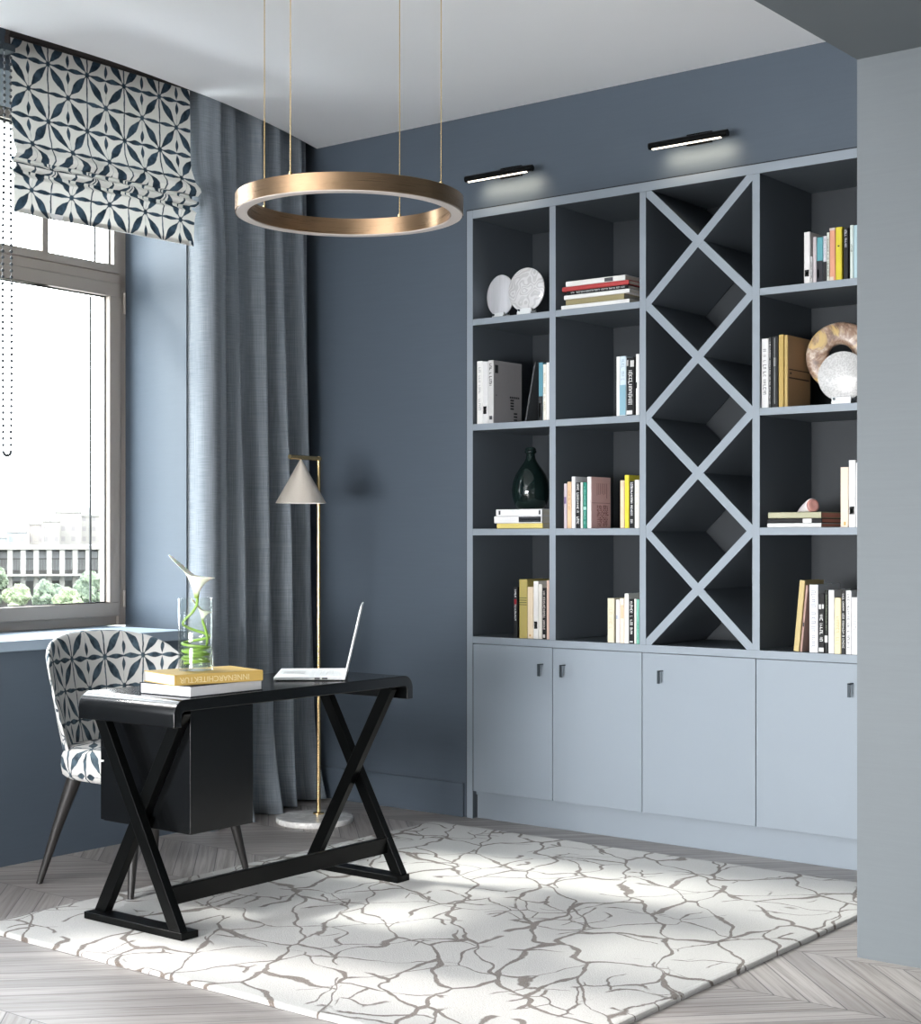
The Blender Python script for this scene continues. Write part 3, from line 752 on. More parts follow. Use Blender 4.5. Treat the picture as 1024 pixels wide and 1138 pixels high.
# ---------------------------------------------------------------- desk
def desk():
    xf, xb = -3.475, -3.915; ya, yb = 3.075, 4.165; zt = .722; th = .036; zend = .640; rad = .045
    root = thing('desk', 'black lacquered desk with waterfall ends on crossed X legs', 'desk', ((xf + xb) / 2, (ya + yb) / 2, RZ)); O = root.location
    outer = []; inner = []
    outer.append((ya, zend))
    for k in range(9): a = math.pi - k * math.pi / 16; outer.append((ya + rad + rad * math.cos(a), zt - rad + rad * math.sin(a)))
    for k in range(9): a = math.pi / 2 - k * math.pi / 16; outer.append((yb - rad + rad * math.cos(a), zt - rad + rad * math.sin(a)))
    outer.append((yb, zend)); r2 = rad - .012; t2 = .030
    outer.append((yb - t2, zend))
    for k in range(5): a = k * math.pi / 8; outer.append((yb - t2 - .015 + .015 * math.cos(a), zt - th - .015 + .015 * math.sin(a)))
    for k in range(5): a = math.pi / 2 + k * math.pi / 8; outer.append((ya + t2 + .015 + .015 * math.cos(a), zt - th - .015 + .015 * math.sin(a)))
    outer.append((ya + t2, zend))
    MB(O).prism([(xb, y, z) for y, z in outer], (xf - xb, 0, 0)).build('desktop', M_black, root, bevel=.003, seg=3)
    xfF, xbF = -3.492, -3.898
    for (yl, sgn) in ((ya + .058, 1), (yb - .058, -1)):
        zb = RZ
        # front bar (camera side bottom) and crossing bar just behind it
        MB(O).bar((xbF + .025, yl - .016 * sgn, zt - th - .0), (xfF - .006, yl - .016 * sgn, zb + .012), .044, .030, up=(0, 1, 0)).build('crossed_leg', M_blackleg, root, bevel=.002)
        MB(O).bar((xfF - .025, yl + .016 * sgn, zt - th - .0), (xbF + .006, yl + .016 * sgn, zb + .012), .044, .030, up=(0, 1, 0)).build('crossed_leg', M_blackleg, root, bevel=.002)
        MB(O).box(xbF - .022, xfF + .022, yl - .033, yl + .033, zb, zb + .022).build('foot_rail', M_blackleg, root, bevel=.002)
    MB(O).box(-3.565, -3.545, ya + .05, yb - .05, .103, .158).build('stretcher', M_blackleg, root, bevel=.002)
    db = MB(O).box(-3.905, -3.505, 3.165, 3.425, .312, zt - th).build('drawer_box', M_black, root, bevel=.002)
    for za, zb_ in ((.314, .494), (.500, .683)):
        d = MB(O).box(-3.922, -3.905, 3.167, 3.423, za, zb_).build('drawer', M_black, root, bevel=.0015)
        zc = (za + zb_) / 2
        MB(O).tube([(-3.922, 3.295, zc), (-3.940, 3.295, zc)], .004, 10).ball((-3.945, 3.295, zc), .010, 12).build('knob', M_white_pl, d, smooth=True)
desk()

# ---------------------------------------------------------------- chair
def chair():
    cx, cy = -4.24, 3.618
    root = thing('upholstered_chair', 'low-backed chair in white fabric printed with dark blue stars behind the desk', 'chair', (cx, cy, 0)); O = root.location
    # seat cushion
    n = 48; rings = [(.0, .372, .80), (.93, .372, 1), (.985, .385, 1), (1.0, .415, 1), (.995, .445, 1), (.965, .468, 1), (.88, .482, 1), (.6, .488, 1), (.25, .490, 1), (.0, .490, 1)]
    vs = []; uvs = []; fs = []; rx, ry = .255, .262
    for s, z, _ in rings:
        for j in range(n):
            th = 2 * math.pi * j / n; e = 2 / 3.4
            X = math.copysign(abs(math.cos(th)) ** e, math.cos(th)); Y = math.copysign(abs(math.sin(th)) ** e, math.sin(th))
            vs.append((cx + .02 + rx * X * s, cy + ry * Y * s, z))
            k = 1 + (.49 - z) * 2.4 if s > .5 else s / 1
            uvs.append((cy + ry * Y * (s if s <= .97 and z > .46 else 1 + (.468 - z) * 3.), .3 + cx + rx * X * (s if s <= .97 and z > .46 else 1 + (.468 - z) * 3.)))
    for i in range(len(rings) - 1):
        for j in range(n): fs.append((i * n + j, i * n + (j + 1) % n, (i + 1) * n + (j + 1) % n, (i + 1) * n + j))
    MB(O).add(vs, fs, 0, uvs).build('seat', M_chairf, root, smooth=True)
    # curved back shell
    nu, nv = 36, 14; th = .050
    def pt(u, v, side):
        # u -1..1 across, v 0..1 up ; side 0 = inner, 1 = outer
        half = .225 + .085 * v ** .8            # half width grows upwards
        arc = u * R(66)
        top = .848 - .085 * abs(u) ** 2.6
        z = .40 + (top - .40) * v
        back = .205 + .055 * v
        off = th * side * (1 - .25 * v) * (1 - .45 * abs(u) ** 3)
        x = cx - .015 - (back + off) * (math.cos(arc) ** .75 if math.cos(arc) > 0 else 0)
        y = cy + (half + off * .5 - th * .5) * math.sin(arc) / math.sin(R(66))
        return (x, y, z)
    vs = []; uvs = []; fs = []
    loops = []
    for i in range(nu + 1):
        u = -1 + 2 * i / nu; ring_ = []
        seq = [(v / nv, 0) for v in range(nv + 1)]
        seq2 = [(v / nv, 1) for v in range(nv, -1, -1)]
        cap = []
        p0 = Vector(pt(u, 1, 0)); p1 = Vector(pt(u, 1, 1)); mid = (p0 + p1) / 2 + Vector((0, 0, .018))
        for v, sd_ in seq: ring_.append((pt(u, v, sd_), (u * .40, pt(u, v, sd_)[2])))
        ring_.append((((p0 * .8 + p1 * .2) + Vector((0, 0, .012))), (u * .40, p0.z + .014)))
        ring_.append((tuple(mid), (u * .40, p0.z + .032)))
        ring_.append((((p0 * .2 + p1 * .8) + Vector((0, 0, .012))), (u * .40, p0.z + .05)))
        for v, sd_ in seq2: ring_.append((pt(u, v, sd_), (u * .40, 2 * p0.z + .064 - pt(u, v, sd_)[2])))
        loops.append(ring_)
    k = len(loops[0])
    # rounded side borders
    def squeeze(r, f, dy):
        m = len(r); out = []
        for a in range(m):
            b = m - 1 - a; pa = Vector(r[a][0]); pb = Vector(r[b][0]); c = (pa + pb) / 2; q = c + (pa - c) * f
            cz = .62; z = q.z + (cz - q.z) * (1 - f) * .10
            out.append(((q.x + .018 * (1 - f), q.y + dy, z), (r[a][1][0] + (.02 if dy > 0 else -.02) * (1 - f), r[a][1][1])))
        return out
    loops = [squeeze(loops[0], .03, -.014), squeeze(loops[0], .62, -.010)] + loops + [squeeze(loops[-1], .62, .010), squeeze(loops[-1], .03, .014)]
    for r in loops:
        for p, uvp in r: vs.append(tuple(p)); uvs.append(uvp)
    for i in range(len(loops) - 1):
        for j in range(k): fs.append((i * k + j, i * k + (j + 1) % k, (i + 1) * k + (j + 1) % k, (i + 1) * k + j))
    MB(O).add(vs, fs, 0, uvs).build('backrest', M_chairf, root, smooth=True, sub=1)
    M_leg = simple('dark_stained_wood', (34, 32, 31), .5, var=.15, scale=14)
    for (fx, fy, tx, ty, z0) in ((-4.005, 3.357, -4.06, 3.43, RZ), (-4.000, 3.877, -4.06, 3.81, RZ), (-4.489, 3.358, -4.385, 3.435, 0), (-4.489, 3.878, -4.385, 3.80, 0)):
        MB(O).tube([(fx, fy, z0), ((fx + tx) / 2, (fy + ty) / 2, .2), (tx, ty, .385)], [.0105, .018, .027], 16).build('leg', M_leg, root, smooth=True)
chair()

# ---------------------------------------------------------------- laptop
def laptop():
    P0 = Vector((-3.69, 3.70, .7225)); s = Vector((.760, .650, 0)).normalized(); wv = Vector((-s.y, s.x, 0)); D, W = .238, .335
    ang = math.atan2(s.y, s.x)
    root = thing('laptop', 'open white laptop at the right end of the black desk', 'laptop', P0, (0, 0, ang))
    MB().box(0, D, 0, W, .002, .0135).build('keyboard_deck', M_white_pl, root, bevel=.003, seg=3)
    kb = MB()
    for r in range(5):
        for c in range(13): kb.box(.115 + r * .020, .131 + r * .020, .025 + c * .0216, .043 + c * .0216, .0135, .0146)
    MB().box(.022, .095, .115, .215, .0134, .0139).build('touchpad', simple('touchpad_grey', (214, 215, 216), .3), root)
    kb.build('keys', simple('key_caps', (228, 229, 230), .5), root, weld=False)
    MB().box(.135, .153, -.0004, .002, .005, .010).box(.160, .178, -.0004, .002, .005, .010).build('port', M_gask, root)
    for x, y in ((.012, .012), (.012, W - .012), (D - .012, .012), (D - .012, W - .012)): MB().tube([(x, y, 0), (x, y, .0025)], .005, 10).build('foot', M_gask, root)
    # lid leaning back
    t = R(13); lb = MB(); lb.T = Matrix.Translation((D - .002, 0, .012)) @ Matrix.Rotation(t, 4, 'Y')
    lb.box(-.003, .003, 0, W, 0, .242); lid = lb.build('lid', M_white_pl, root, bevel=.0025, seg=3)
    sc = MB(); sc.T = lb.T; sc.box(-.0036, -.0030, .012, W - .012, .016, .230); sc.build('screen', simple('dark_screen', (20, 22, 24), .15), lid)
    MB().tube([(D - .002, .04, .012), (D - .002, W - .04, .012)], .005, 10).build('hinge', M_white_pl, root)
laptop()

# ---------------------------------------------------------------- books
GLYPH = random.Random(3)
def marks(x, z0, z1, width, seed, letter=.006, y=-.0004, dens=.85):
    """small printed strokes of a title that is too small to read, running down a spine"""
    rnd = random.Random(seed); mb = MB(); z = z1
    while z > z0 + letter * .4:
        L = letter * rnd.uniform(.55, 1.0)
        if rnd.random() < dens:
            h = width * rnd.choice((.7, .8, 1.0)); st = L * .22
            kind = rnd.randrange(4)
            mb.box(x - h / 2, x + h / 2, y, y + .0004, z - st, z)
            if kind in (0, 2): mb.box(x + h / 2 - st, x + h / 2, y, y + .0004, z - L * .8, z - st)
            if kind in (1, 2): mb.box(x - h / 2, x - h / 2 + st, y, y + .0004, z - L * .8, z - st)
            if kind in (0, 3): mb.box(x - h / 2, x + h / 2, y, y + .0004, z - L * .8, z - L * .8 + st)
        z -= L
    return mb
def book(label, w, h, d, c, loc, group, rot=(0, 0, 0), soft=False, title=None, tcol=None, band=None, blocks=(), pages=None, cover_marks=None, seed=1, side_c=None):
    root = thing('book', label, 'book', loc, rot, group)
    bt = .0012 if soft else .0028; ins = 0.0005 if soft else .003
    cv = MB(); hw = w / 2
    r = min(.004, w * .25)
    # rounded spine + two boards as one U-shaped profile
    prof = [(-hw, d), (-hw, r)]
    for k in range(1, 4): a = math.pi + k * math.pi / 8; prof.append((-hw + r + r * math.cos(a), r + r * math.sin(a)))
    prof.append((-hw + r, 0)); prof.append((hw - r, 0))
    for k in range(1, 4): a = 1.5 * math.pi + k * math.pi / 8; prof.append((hw - r + r * math.cos(a), r + r * math.sin(a)))
    prof += [(hw, r), (hw, d), (hw - bt, d), (hw - bt, bt + .001), (-hw + bt, bt + .001), (-hw + bt, d)]
    cv.prism([(x, y, 0) for x, y in prof], (0, 0, h))
    cover = cv.build('cover', cmat(c), root, smooth=False)
    MB().box(-hw + bt, hw - bt, bt + .001, d - ins - .001, ins, h - ins).build('pages', pages or M_pages, root)
    if band:
        b0, b1, bc_ = band; MB().box(-hw + r * .6, hw - r * .6, -.0003, .0006, h * b0, h * b1).build('spine_band', cmat(bc_), cover)
    if title:
        t0, t1 = title
        tm = marks(0, h * t0, h * t1, w * .5, seed, letter=max(.0045, w * .42))
        tm.build('spine_lettering', cmat(tcol or (30, 30, 32)), cover, weld=False)
    for (x0, x1, z0, z1, bcol) in blocks:   # printed patches on the spine (fractions)
        MB().box(-hw + w * x0, -hw + w * x1, -.0006, .0006, h * z0, h * z1).build('spine_emblem', cmat(bcol), cover)
    if side_c: MB().box(hw, hw + .0004, r, d, 0, h).build('front_cover', cmat(side_c), cover)
    if cover_marks:
        mb = cover_marks(hw, h, d); mb[0].build('cover_print', cmat(mb[1]), cover, weld=False)
    return root

ZR = {1: 2.129, 2: 1.682, 3: 1.236, 4: .778}
CN = {1: 'leftmost', 2: 'second', 4: 'right-hand'}
RN = {1: 'top', 2: 'second', 3: 'third', 4: 'bottom'}
def sb(col, row, px0, px1, ytop, c, label, d=.17, yf=None, **k):
    yf = yf if yf is not None else 5.292
    z = ZR[row]; a = aty(px0, 597, yf).x; b = aty(px1, 597, yf).x; h = aty((px0 + px1) / 2, ytop, yf).z - z
    g = 'books on the %s shelf of the %s column' % (RN[row], CN[col])
    return book(label, max(b - a - .0006, .004), h, d, c, ((a + b) / 2, yf, z + .0004), g, seed=int(px0 * 13), **k)
WH = (232, 232, 230); CR = (226, 208, 182); BK = (11, 11, 14); PE = (228, 196, 168); GR = (170, 172, 174)
T = dict(title=(.15, .85))
# leftmost column, second shelf
sb(1, 2, 530, 536.4, 401.5, WH, 'slim white book at the left end of the second shelf, leftmost column', title=(.2, .9), tcol=(176, 178, 180), d=.15)
sb(1, 2, 536.4, 542.4, 402, (224, 225, 226), 'white book with a small dark square emblem beside the thick grey-covered book', yf=5.294, d=.15, blocks=((.15, .75, .16, .28, BK), (.28, .62, .18, .245, WH)))
def cm_grey(hw, h, d):
    m = MB(); x = hw; e = .0009
    m.box(x, x + e, .012, .034, h * .80, h * .93); m.box(x, x + e, .02, .024, h * .44, h * .46)
    for k in range(6): m.box(x, x + e, d * .58 + k * .012, d * .58 + k * .012 + .008, h * .425, h * .455)
    for k in range(4): m.box(x, x + e, d * .60, d * .72, h * (.38 - k * .045), h * (.38 - k * .045) + .007)
    for k in range(3): m.box(x, x + e, d * .72, d * .84, h * (.17 - k * .05), h * (.17 - k * .05) + .007)
    m.box(x, x + .0003, .004, d - .004, h * .49, h * .494)
    return m, (52, 54, 58)
sb(1, 2, 542.4, 548.4, 400.5, (206, 206, 206), 'thick book with a broad grey cover turned to the room on the second shelf', d=.205, side_c=(168, 166, 168), title=(.55, .95), tcol=(40, 40, 44), blocks=((.3, .8, .06, .12, (60, 62, 66)),), cover_marks=cm_grey)
a = aty(583.2, 466, 5.30); hh = .245
book('thin charcoal book leaning sideways against the teal-spined book', .008, .25, .17, (70, 72, 75), (a.x + .004, 5.30, ZR[2] + .002), 'books on the second shelf of the leftmost column', rot=(0, R(11.5), 0))
sb(1, 2, 598.6, 603.4, 403, (96, 150, 168), 'slim teal and black book right of the leaning charcoal book', d=.16, blocks=((.0, 1., .0, .42, (38, 40, 44)), (.1, .5, .05, .3, (170, 150, 130))))
sb(1, 2, 603.4, 607.2, 405, (236, 234, 226), 'slim ivory book second from the divider on the second shelf, leftmost column', d=.15, **T, tcol=(190, 176, 150))
sb(1, 2, 607.2, 610.6, 403, (240, 240, 238), 'white book against the divider at the right of the second shelf, leftmost column', d=.15)
# leftmost column, bottom shelf
sb(1, 4, 570.9, 575.2, 652.5, (20, 21, 24), 'thin black book with a red mark on the bottom shelf, leftmost column', title=(.35, .95), tcol=(220, 222, 224), blocks=((.2, .8, .66, .76, (150, 30, 44)),), d=.15)
sb(1, 4, 577, 586, 644, (178, 162, 96), 'olive-gold book with thin dark bands on the bottom shelf, leftmost column', d=.17, band=(.60, .612, (70, 84, 50)), blocks=((.05, .95, .64, .652, (70, 84, 50)), (.05, .95, .68, .69, (70, 84, 50)), (.05, .95, .565, .575, (40, 46, 30))))
sb(1, 4, 586.2, 592.6, 652.5, (232, 214, 186), 'short cream book right of the olive-gold one', d=.15, blocks=((.35, .65, .04, .08, (200, 160, 110)),))
sb(1, 4, 592.8, 598.4, 646, (236, 234, 230), 'tall white book with a small black emblem near its foot on the bottom shelf', d=.16, blocks=((.2, .8, .175, .30, BK), (.3, .62, .195, .27, WH)))
sb(1, 4, 598.6, 602.4, 649.5, (230, 226, 218), 'plain off-white book left of the black book with white lettering, leftmost column', d=.15)
sb(1, 4, 602.6, 607.2, 653.5, BK, 'black book with a row of white lettering on the bottom shelf, leftmost column', d=.15, title=(.18, .97), tcol=(226, 220, 214), blocks=((.25, .75, .03, .09, (200, 196, 190)),))
sb(1, 4, 607.4, 610.6, 645, (216, 186, 172), 'pink-beige book pressed against the divider on the bottom shelf', d=.16)
# second column, second shelf
sb(2, 2, 685, 689, 396.5, (238, 238, 238), 'slim white book at the left of the group on the second shelf, second column', d=.15)
sb(2, 2, 689, 696, 396, (206, 222, 232), 'pale blue book with a darker blue foot on the second shelf, second column', d=.15, blocks=((.0, .95, .02, .52, (138, 178, 194)),), title=(.6, .95), tcol=(150, 170, 186))
sb(2, 2, 696.3, 705.4, 397.5, BK, 'wide black book with white lettering and a white foot label, second column', d=.17, title=(.2, .78), tcol=(226, 226, 226), blocks=((.02, .75, .02, .09, (220, 220, 220)), (.5, .95, .84, .95, (210, 210, 210)), (.02, .25, .86, .96, (180, 180, 180))))
sb(2, 2, 706.6, 710.6, 393.5, (236, 237, 238), 'tall white book against the lattice divider on the second shelf', d=.16, blocks=((.0, .4, .44, .54, BK),))
# second column, third shelf
sb(2, 3, 626.6, 630.2, 537.5, (206, 192, 200), 'slim lilac-grey book at the left end of the third shelf, second column', d=.14, blocks=((.2, .8, .55, .7, (130, 110, 150)),))
sb(2, 3, 630.4, 635, 535.5, (222, 188, 152), 'peach book beside the slim lilac-grey one', d=.14, title=(.4, .8), tcol=(190, 140, 110))
sb(2, 3, 635.2, 639.6, 529.8, (236, 236, 240), 'tall white book standing behind the black and green spines, third shelf', d=.19)
sb(2, 3, 639.8, 645, 536.3, BK, 'black book with white lettering between two white spines on the third shelf, second column', d=.12, yf=5.288, title=(.1, .97), tcol=(236, 236, 236))
sb(2, 3, 645.2, 647.8, 536, (232, 230, 226), 'very thin white book between the black and the green spine', d=.12, yf=5.288)
sb(2, 3, 648, 652.2, 536, (38, 128, 112), 'green book on the third shelf of the second column', d=.12, yf=5.288, title=(.1, .9), tcol=(130, 190, 176), blocks=((.1, .9, .40, .47, (170, 214, 204)),))
def cm_pink(hw, h, d):
    m = MB(); x = hw; e = .0009; rnd = random.Random(5)
    m.box(x, x + e, .006, d - .006, h * .49, h * .497)
    for k in range(7): m.box(x, x + e, d * .30 + k * .012, d * .30 + k * .012 + .0016, h * (.58 + .1 * rnd.random()), h * .88)
    for cidx in range(2):
        for k in range(14):
            z = h * (.04 + k * .030); y0 = d * (.30 + cidx * .30)
            yy = y0
            while yy < y0 + d * .24: q = rnd.uniform(.004, .011); m.box(x, x + e, yy, yy + q * .6, z, z + h * .022 * rnd.choice((.4, 1))); yy += q
    return m, (150, 84, 84)
sb(2, 3, 652.5, 657.2, 530, (234, 224, 224), 'pink-covered book with dark red print, cover turned to the room', d=.145, side_c=(246, 206, 204), cover_marks=cm_pink)
bpy.context.view_layer.update()
sb(2, 3, 689.2, 694, 534, (230, 206, 178), 'peach book left of the yellow one on the third shelf, second column', d=.13)
sb(2, 3, 694.2, 699.2, 528, (222, 208, 64), 'tall yellow book on the third shelf of the second column', d=.19)
sb(2, 3, 699.4, 705, 534.8, BK, 'black book with white lettering right of the yellow one', d=.12, yf=5.288, title=(.1, .97), tcol=(236, 236, 236))
sb(2, 3, 705.2, 710.6, 533.3, (236, 234, 226), 'white book against the lattice divider on the third shelf', d=.12, yf=5.288, title=(.1, .9), tcol=(190, 186, 176))
# second column, bottom shelf
sb(2, 4, 675.2, 682.6, 665, (222, 214, 190), 'cream book at the left end of the bottom shelf, second column', d=.15, title=(.3, .8), tcol=(200, 190, 160))
sb(2, 4, 684.6, 688.6, 666.6, (236, 234, 238), 'slim white book right of a small gap on the bottom shelf, second column', d=.14, blocks=((.1, .7, .55, .64, (180, 184, 210)),))
sb(2, 4, 688.8, 693.8, 665, (236, 222, 206), 'cream-pink book beside the tall white one on the bottom shelf, second column', d=.14, blocks=((.3, .9, .55, .85, (236, 190, 160)),))
sb(2, 4, 694, 698.8, 659.8, (238, 238, 234), 'tallest white book on the bottom shelf of the second column', d=.19)
sb(2, 4, 699, 704.8, 666, BK, 'black book with white lettering on the bottom shelf, second column', d=.12, yf=5.288, title=(.2, .95), tcol=(236, 236, 236), blocks=((.2, .8, .03, .055, (220, 220, 220)),))
sb(2, 4, 705, 707.4, 665.6, (232, 232, 226), 'very thin white book beside the green-white one', d=.12, yf=5.288)
sb(2, 4, 707.6, 710.6, 666, (120, 186, 168), 'pale green book against the lattice divider on the bottom shelf', d=.12, yf=5.288, title=(.1, .5), tcol=(40, 120, 100))
# right-hand column, top shelf
YR = 5.292
sb(4, 1, 893.6, 900.6, 258, (226, 224, 224), 'white book with a dark square emblem on the top shelf, right-hand column', d=.15, blocks=((.15, .85, .14, .27, BK), (.3, .7, .17, .235, WH)))
sb(4, 1, 900.8, 903.4, 285, (190, 190, 192), 'short grey book with dark lettering on the top shelf, right-hand column', d=.12, title=(.1, .8), tcol=(40, 40, 44))
sb(4, 1, 903.6, 907.8, 263.5, (196, 188, 192), 'lilac-grey book left of the teal one on the top shelf', d=.14)
sb(4, 1, 908, 914.8, 263.8, (92, 158, 168), 'teal book with a dark lower half on the top shelf, right-hand column', d=.14, blocks=((.0, 1, .0, .48, (40, 40, 48)), (.1, .4, .1, .3, (90, 88, 96))))
sb(4, 1, 915, 918.9, 262.5, (212, 212, 220), 'pale book with a dark lower half beside the teal one', d=.14, blocks=((.0, 1, .0, .44, (30, 28, 34)),), title=(.5, .95), tcol=(150, 150, 160))
sb(4, 1, 919.1, 922, 258.5, (214, 218, 210), 'thin white book with black lettering left of the salmon one', d=.14, title=(.1, .92), tcol=(30, 32, 34))
sb(4, 1, 922.2, 928.6, 253.5, (220, 158, 130), 'salmon book on the top shelf of the right-hand column', d=.15, blocks=((.0, 1, .955, 1.0, (200, 190, 186)), (.0, .7, .0, .08, (214, 202, 190))))
sb(4, 1, 928.8, 936, 252.5, (212, 196, 58), 'yellow book on the top shelf of the right-hand column', d=.15, blocks=((.35, .65, .63, .66, (60, 56, 20)),))
sb(4, 1, 937.6, 943, 253.5, (24, 24, 28), 'black book with white lettering beside the yellow one on the top shelf', d=.15, title=(.62, .97), tcol=(206, 206, 214))
sb(4, 1, 944.8, 948.6, 250.4, (212, 222, 218), 'pale mint book near the partition on the top shelf', d=.15, title=(.5, .65), tcol=(60, 66, 64))
sb(4, 1, 948.8, 953.5, 250.4, (178, 206, 214), 'light blue book half hidden by the partition on the top shelf', d=.15)
# right-hand column, second shelf
sb(4, 2, 846, 854.4, 376.5, (230, 230, 232), 'white book with grey lettering at the left end of the second shelf, right-hand column', d=.15, title=(.18, .85), tcol=(110, 110, 114))
sb(4, 2, 854.6, 857.4, 375, (60, 62, 64), 'thin dark book with white speckled lettering, second shelf right-hand column', d=.15, title=(.05, .95), tcol=(210, 210, 210))
sb(4, 2, 857.6, 865, 374, (16, 17, 19), 'thick black book with a thin white line on the second shelf, right-hand column', d=.15, blocks=((.42, .58, .05, .98, (120, 122, 124)), (.38, .62, .58, .70, (230, 230, 230))))
sb(4, 2, 865.4, 871.2, 372, (186, 158, 92), 'slim gold book left of the broad brown-gold one', d=.16)
def cm_gold(hw, h, d):
    m = MB(); x = hw; m.box(x, x + .0009, .012, d - .01, h * .52, h * .535); m.box(x, x + .0009, .012, d - .01, h * .40, h * .42)
    m.box(x, x + .0009, .02, .032, h * .46, h * .49); return m, (84, 66, 50)
sb(4, 2, 872, 875.6, 372.5, (190, 164, 104), 'broad brown-gold book with its cover turned to the room, right-hand column', d=.19, side_c=(196, 158, 116), cover_marks=cm_gold)
# right-hand column, third shelf
sb(4, 3, 934.2, 943.2, 519.3, (234, 216, 198), 'cream book standing left of the white ones by the partition, third shelf', d=.15, blocks=((.45, .7, .03, .09, (200, 160, 90)),))
sb(4, 3, 943.4, 951, 511.6, (238, 238, 238), 'tall white book with a black emblem by the partition, third shelf', d=.16, blocks=((.15, .85, .19, .31, BK), (.3, .65, .21, .28, WH)))
sb(4, 3, 951.2, 956, 514.5, (232, 232, 234), 'white book half hidden by the partition on the third shelf', d=.15)
# right-hand column, bottom shelf
a = aty(881.5, 723, 5.292); b = aty(888.6, 723, 5.292); hh = .262
book('olive-gold book leaning right at the left end of the bottom shelf, right-hand column', .022, .262, .16, (196, 176, 124), ((a.x + b.x) / 2 , 5.292, ZR[4] + .0025), 'books on the bottom shelf of the right-hand column', rot=(0, R(5.5), 0))
book('slim pink-brown book leaning between the olive-gold and the thick white book', .008, .245, .15, (178, 146, 136), (b.x + .006, 5.294, ZR[4] + .001), 'books on the bottom shelf of the right-hand column', rot=(0, R(5.5), 0), blocks=((.2, .9, .38, .44, (30, 26, 30)),))
sb(4, 4, 899.6, 909.4, 650, (226, 228, 232), 'thick white book with a column of grey lettering on the bottom shelf, right-hand column', d=.19, title=(.04, .95), tcol=(150, 152, 160))
sb(4, 4, 909.6, 916.6, 660, BK, 'black book with a white foot label on the bottom shelf, right-hand column', d=.13, yf=5.288, title=(.2, .65), tcol=(226, 226, 226), blocks=((.1, .9, .02, .09, (206, 206, 206)), (.1, .45, .74, .82, (220, 220, 220)), (.6, .9, .75, .82, (220, 220, 220))))
sb(4, 4, 916.8, 920.6, 656, (26, 28, 26), 'slim black book with a white sticker low on its spine', d=.14, yf=5.288, blocks=((.0, .9, .17, .28, (220, 220, 220)),), title=(.35, .95), tcol=(110, 120, 100))
sb(4, 4, 920.8, 927.4, 656, (232, 232, 234), 'white book between the slim black and the cream spine, right-hand column', d=.14, yf=5.288, title=(.6, .95), tcol=(196, 196, 200))
sb(4, 4, 927.6, 935, 664.5, (226, 214, 176), 'short cream book on the bottom shelf of the right-hand column', d=.13, yf=5.286, title=(.15, .7), tcol=(206, 166, 130))
sb(4, 4, 935.2, 940, 656.5, (28, 28, 30), 'black book with white dotted lettering right of the short cream one', d=.14, yf=5.288, title=(.1, .95), tcol=(220, 220, 220))
sb(4, 4, 940.2, 946.4, 656.5, (236, 236, 238), 'white book with bold black lettering near the partition, bottom shelf', d=.14, yf=5.288, title=(.03, .95), tcol=(24, 24, 26))
sb(4, 4, 946.6, 954, 664, (238, 238, 240), 'white book half hidden by the partition on the bottom shelf', d=.13, yf=5.286, title=(.25, .7), tcol=(150, 154, 156))

def stack(col, row, items, group, yf=5.292):
    z = ZR[row] + .0003
    for (px0, px1, c, th, lb, kw) in items:
        a = aty(px0, 597, yf).x; b = aty(px1, 597, yf).x
        book(lb, th, b - a, kw.pop('d', .17), c, (a, yf + kw.pop('dy', 0), z + th / 2), group, rot=(0, R(90), kw.pop('rz', 0)), **kw)
        z += th + .0003
    return z
stack(2, 1, [(624, 700, (234, 234, 234), .0185, 'white book at the bottom of the stack on the top shelf', dict(d=.2)),
             (629, 694, (150, 140, 104), .0225, 'olive book in the stack, second from the bottom, top shelf', dict(d=.17, pages=cmat((160, 158, 150)))),
             (627, 700, (232, 232, 232), .0175, 'white book lying on the olive one in the stack', dict(d=.19)),
             (630, 698, BK, .0155, 'black book with white lettering under the red one in the stack', dict(d=.17, title=(.08, .95), tcol=(200, 200, 200), seed=4)),
             (625, 699, (176, 66, 66), .0185, 'red book second from the top of the stack', dict(d=.18)),
             (629, 695, (226, 226, 224), .0215, 'white book on top of the stack on the top shelf', dict(d=.17, blocks=((.2, .9, .66, .80, (80, 80, 84)),)))], 'books stacked on the top shelf of the second column')
zt = stack(1, 3, [(552.5, 603.2, (222, 204, 120), .0215, 'yellow book at the bottom of the stack under the dark glass bottle', dict(d=.2)),
             (549.5, 602.5, (234, 234, 236), .0305, 'white book with a dark label, middle of the stack under the dark bottle', dict(d=.2, blocks=((.1, .85, .52, .98, (48, 50, 56)), (.42, .55, .54, .96, (150, 152, 158))))),
             (551.5, 602.5, (238, 238, 240), .0285, 'white book on top of the stack under the dark glass bottle', dict(d=.2, blocks=((.2, .8, .06, .10, (60, 62, 66)), (.2, .8, .93, .97, (60, 62, 66)))))], 'books stacked under the dark bottle')
zs = stack(4, 3, [(853, 913, (236, 238, 238), .0155, 'white book at the bottom of the stack under the cone shell', dict(d=.2, pages=cmat((232, 158, 142)))),
             (853, 913.5, BK, .0175, 'black book with a white label in the stack under the cone shell', dict(d=.2, pages=cmat((232, 158, 142)), blocks=((.1, .95, .66, .82, (226, 226, 226)),))),
             (854, 913, (178, 176, 148), .0225, 'sage green book on top of the stack under the cone shell', dict(d=.2, pages=cmat((232, 158, 142))))], 'books stacked under the cone shell')

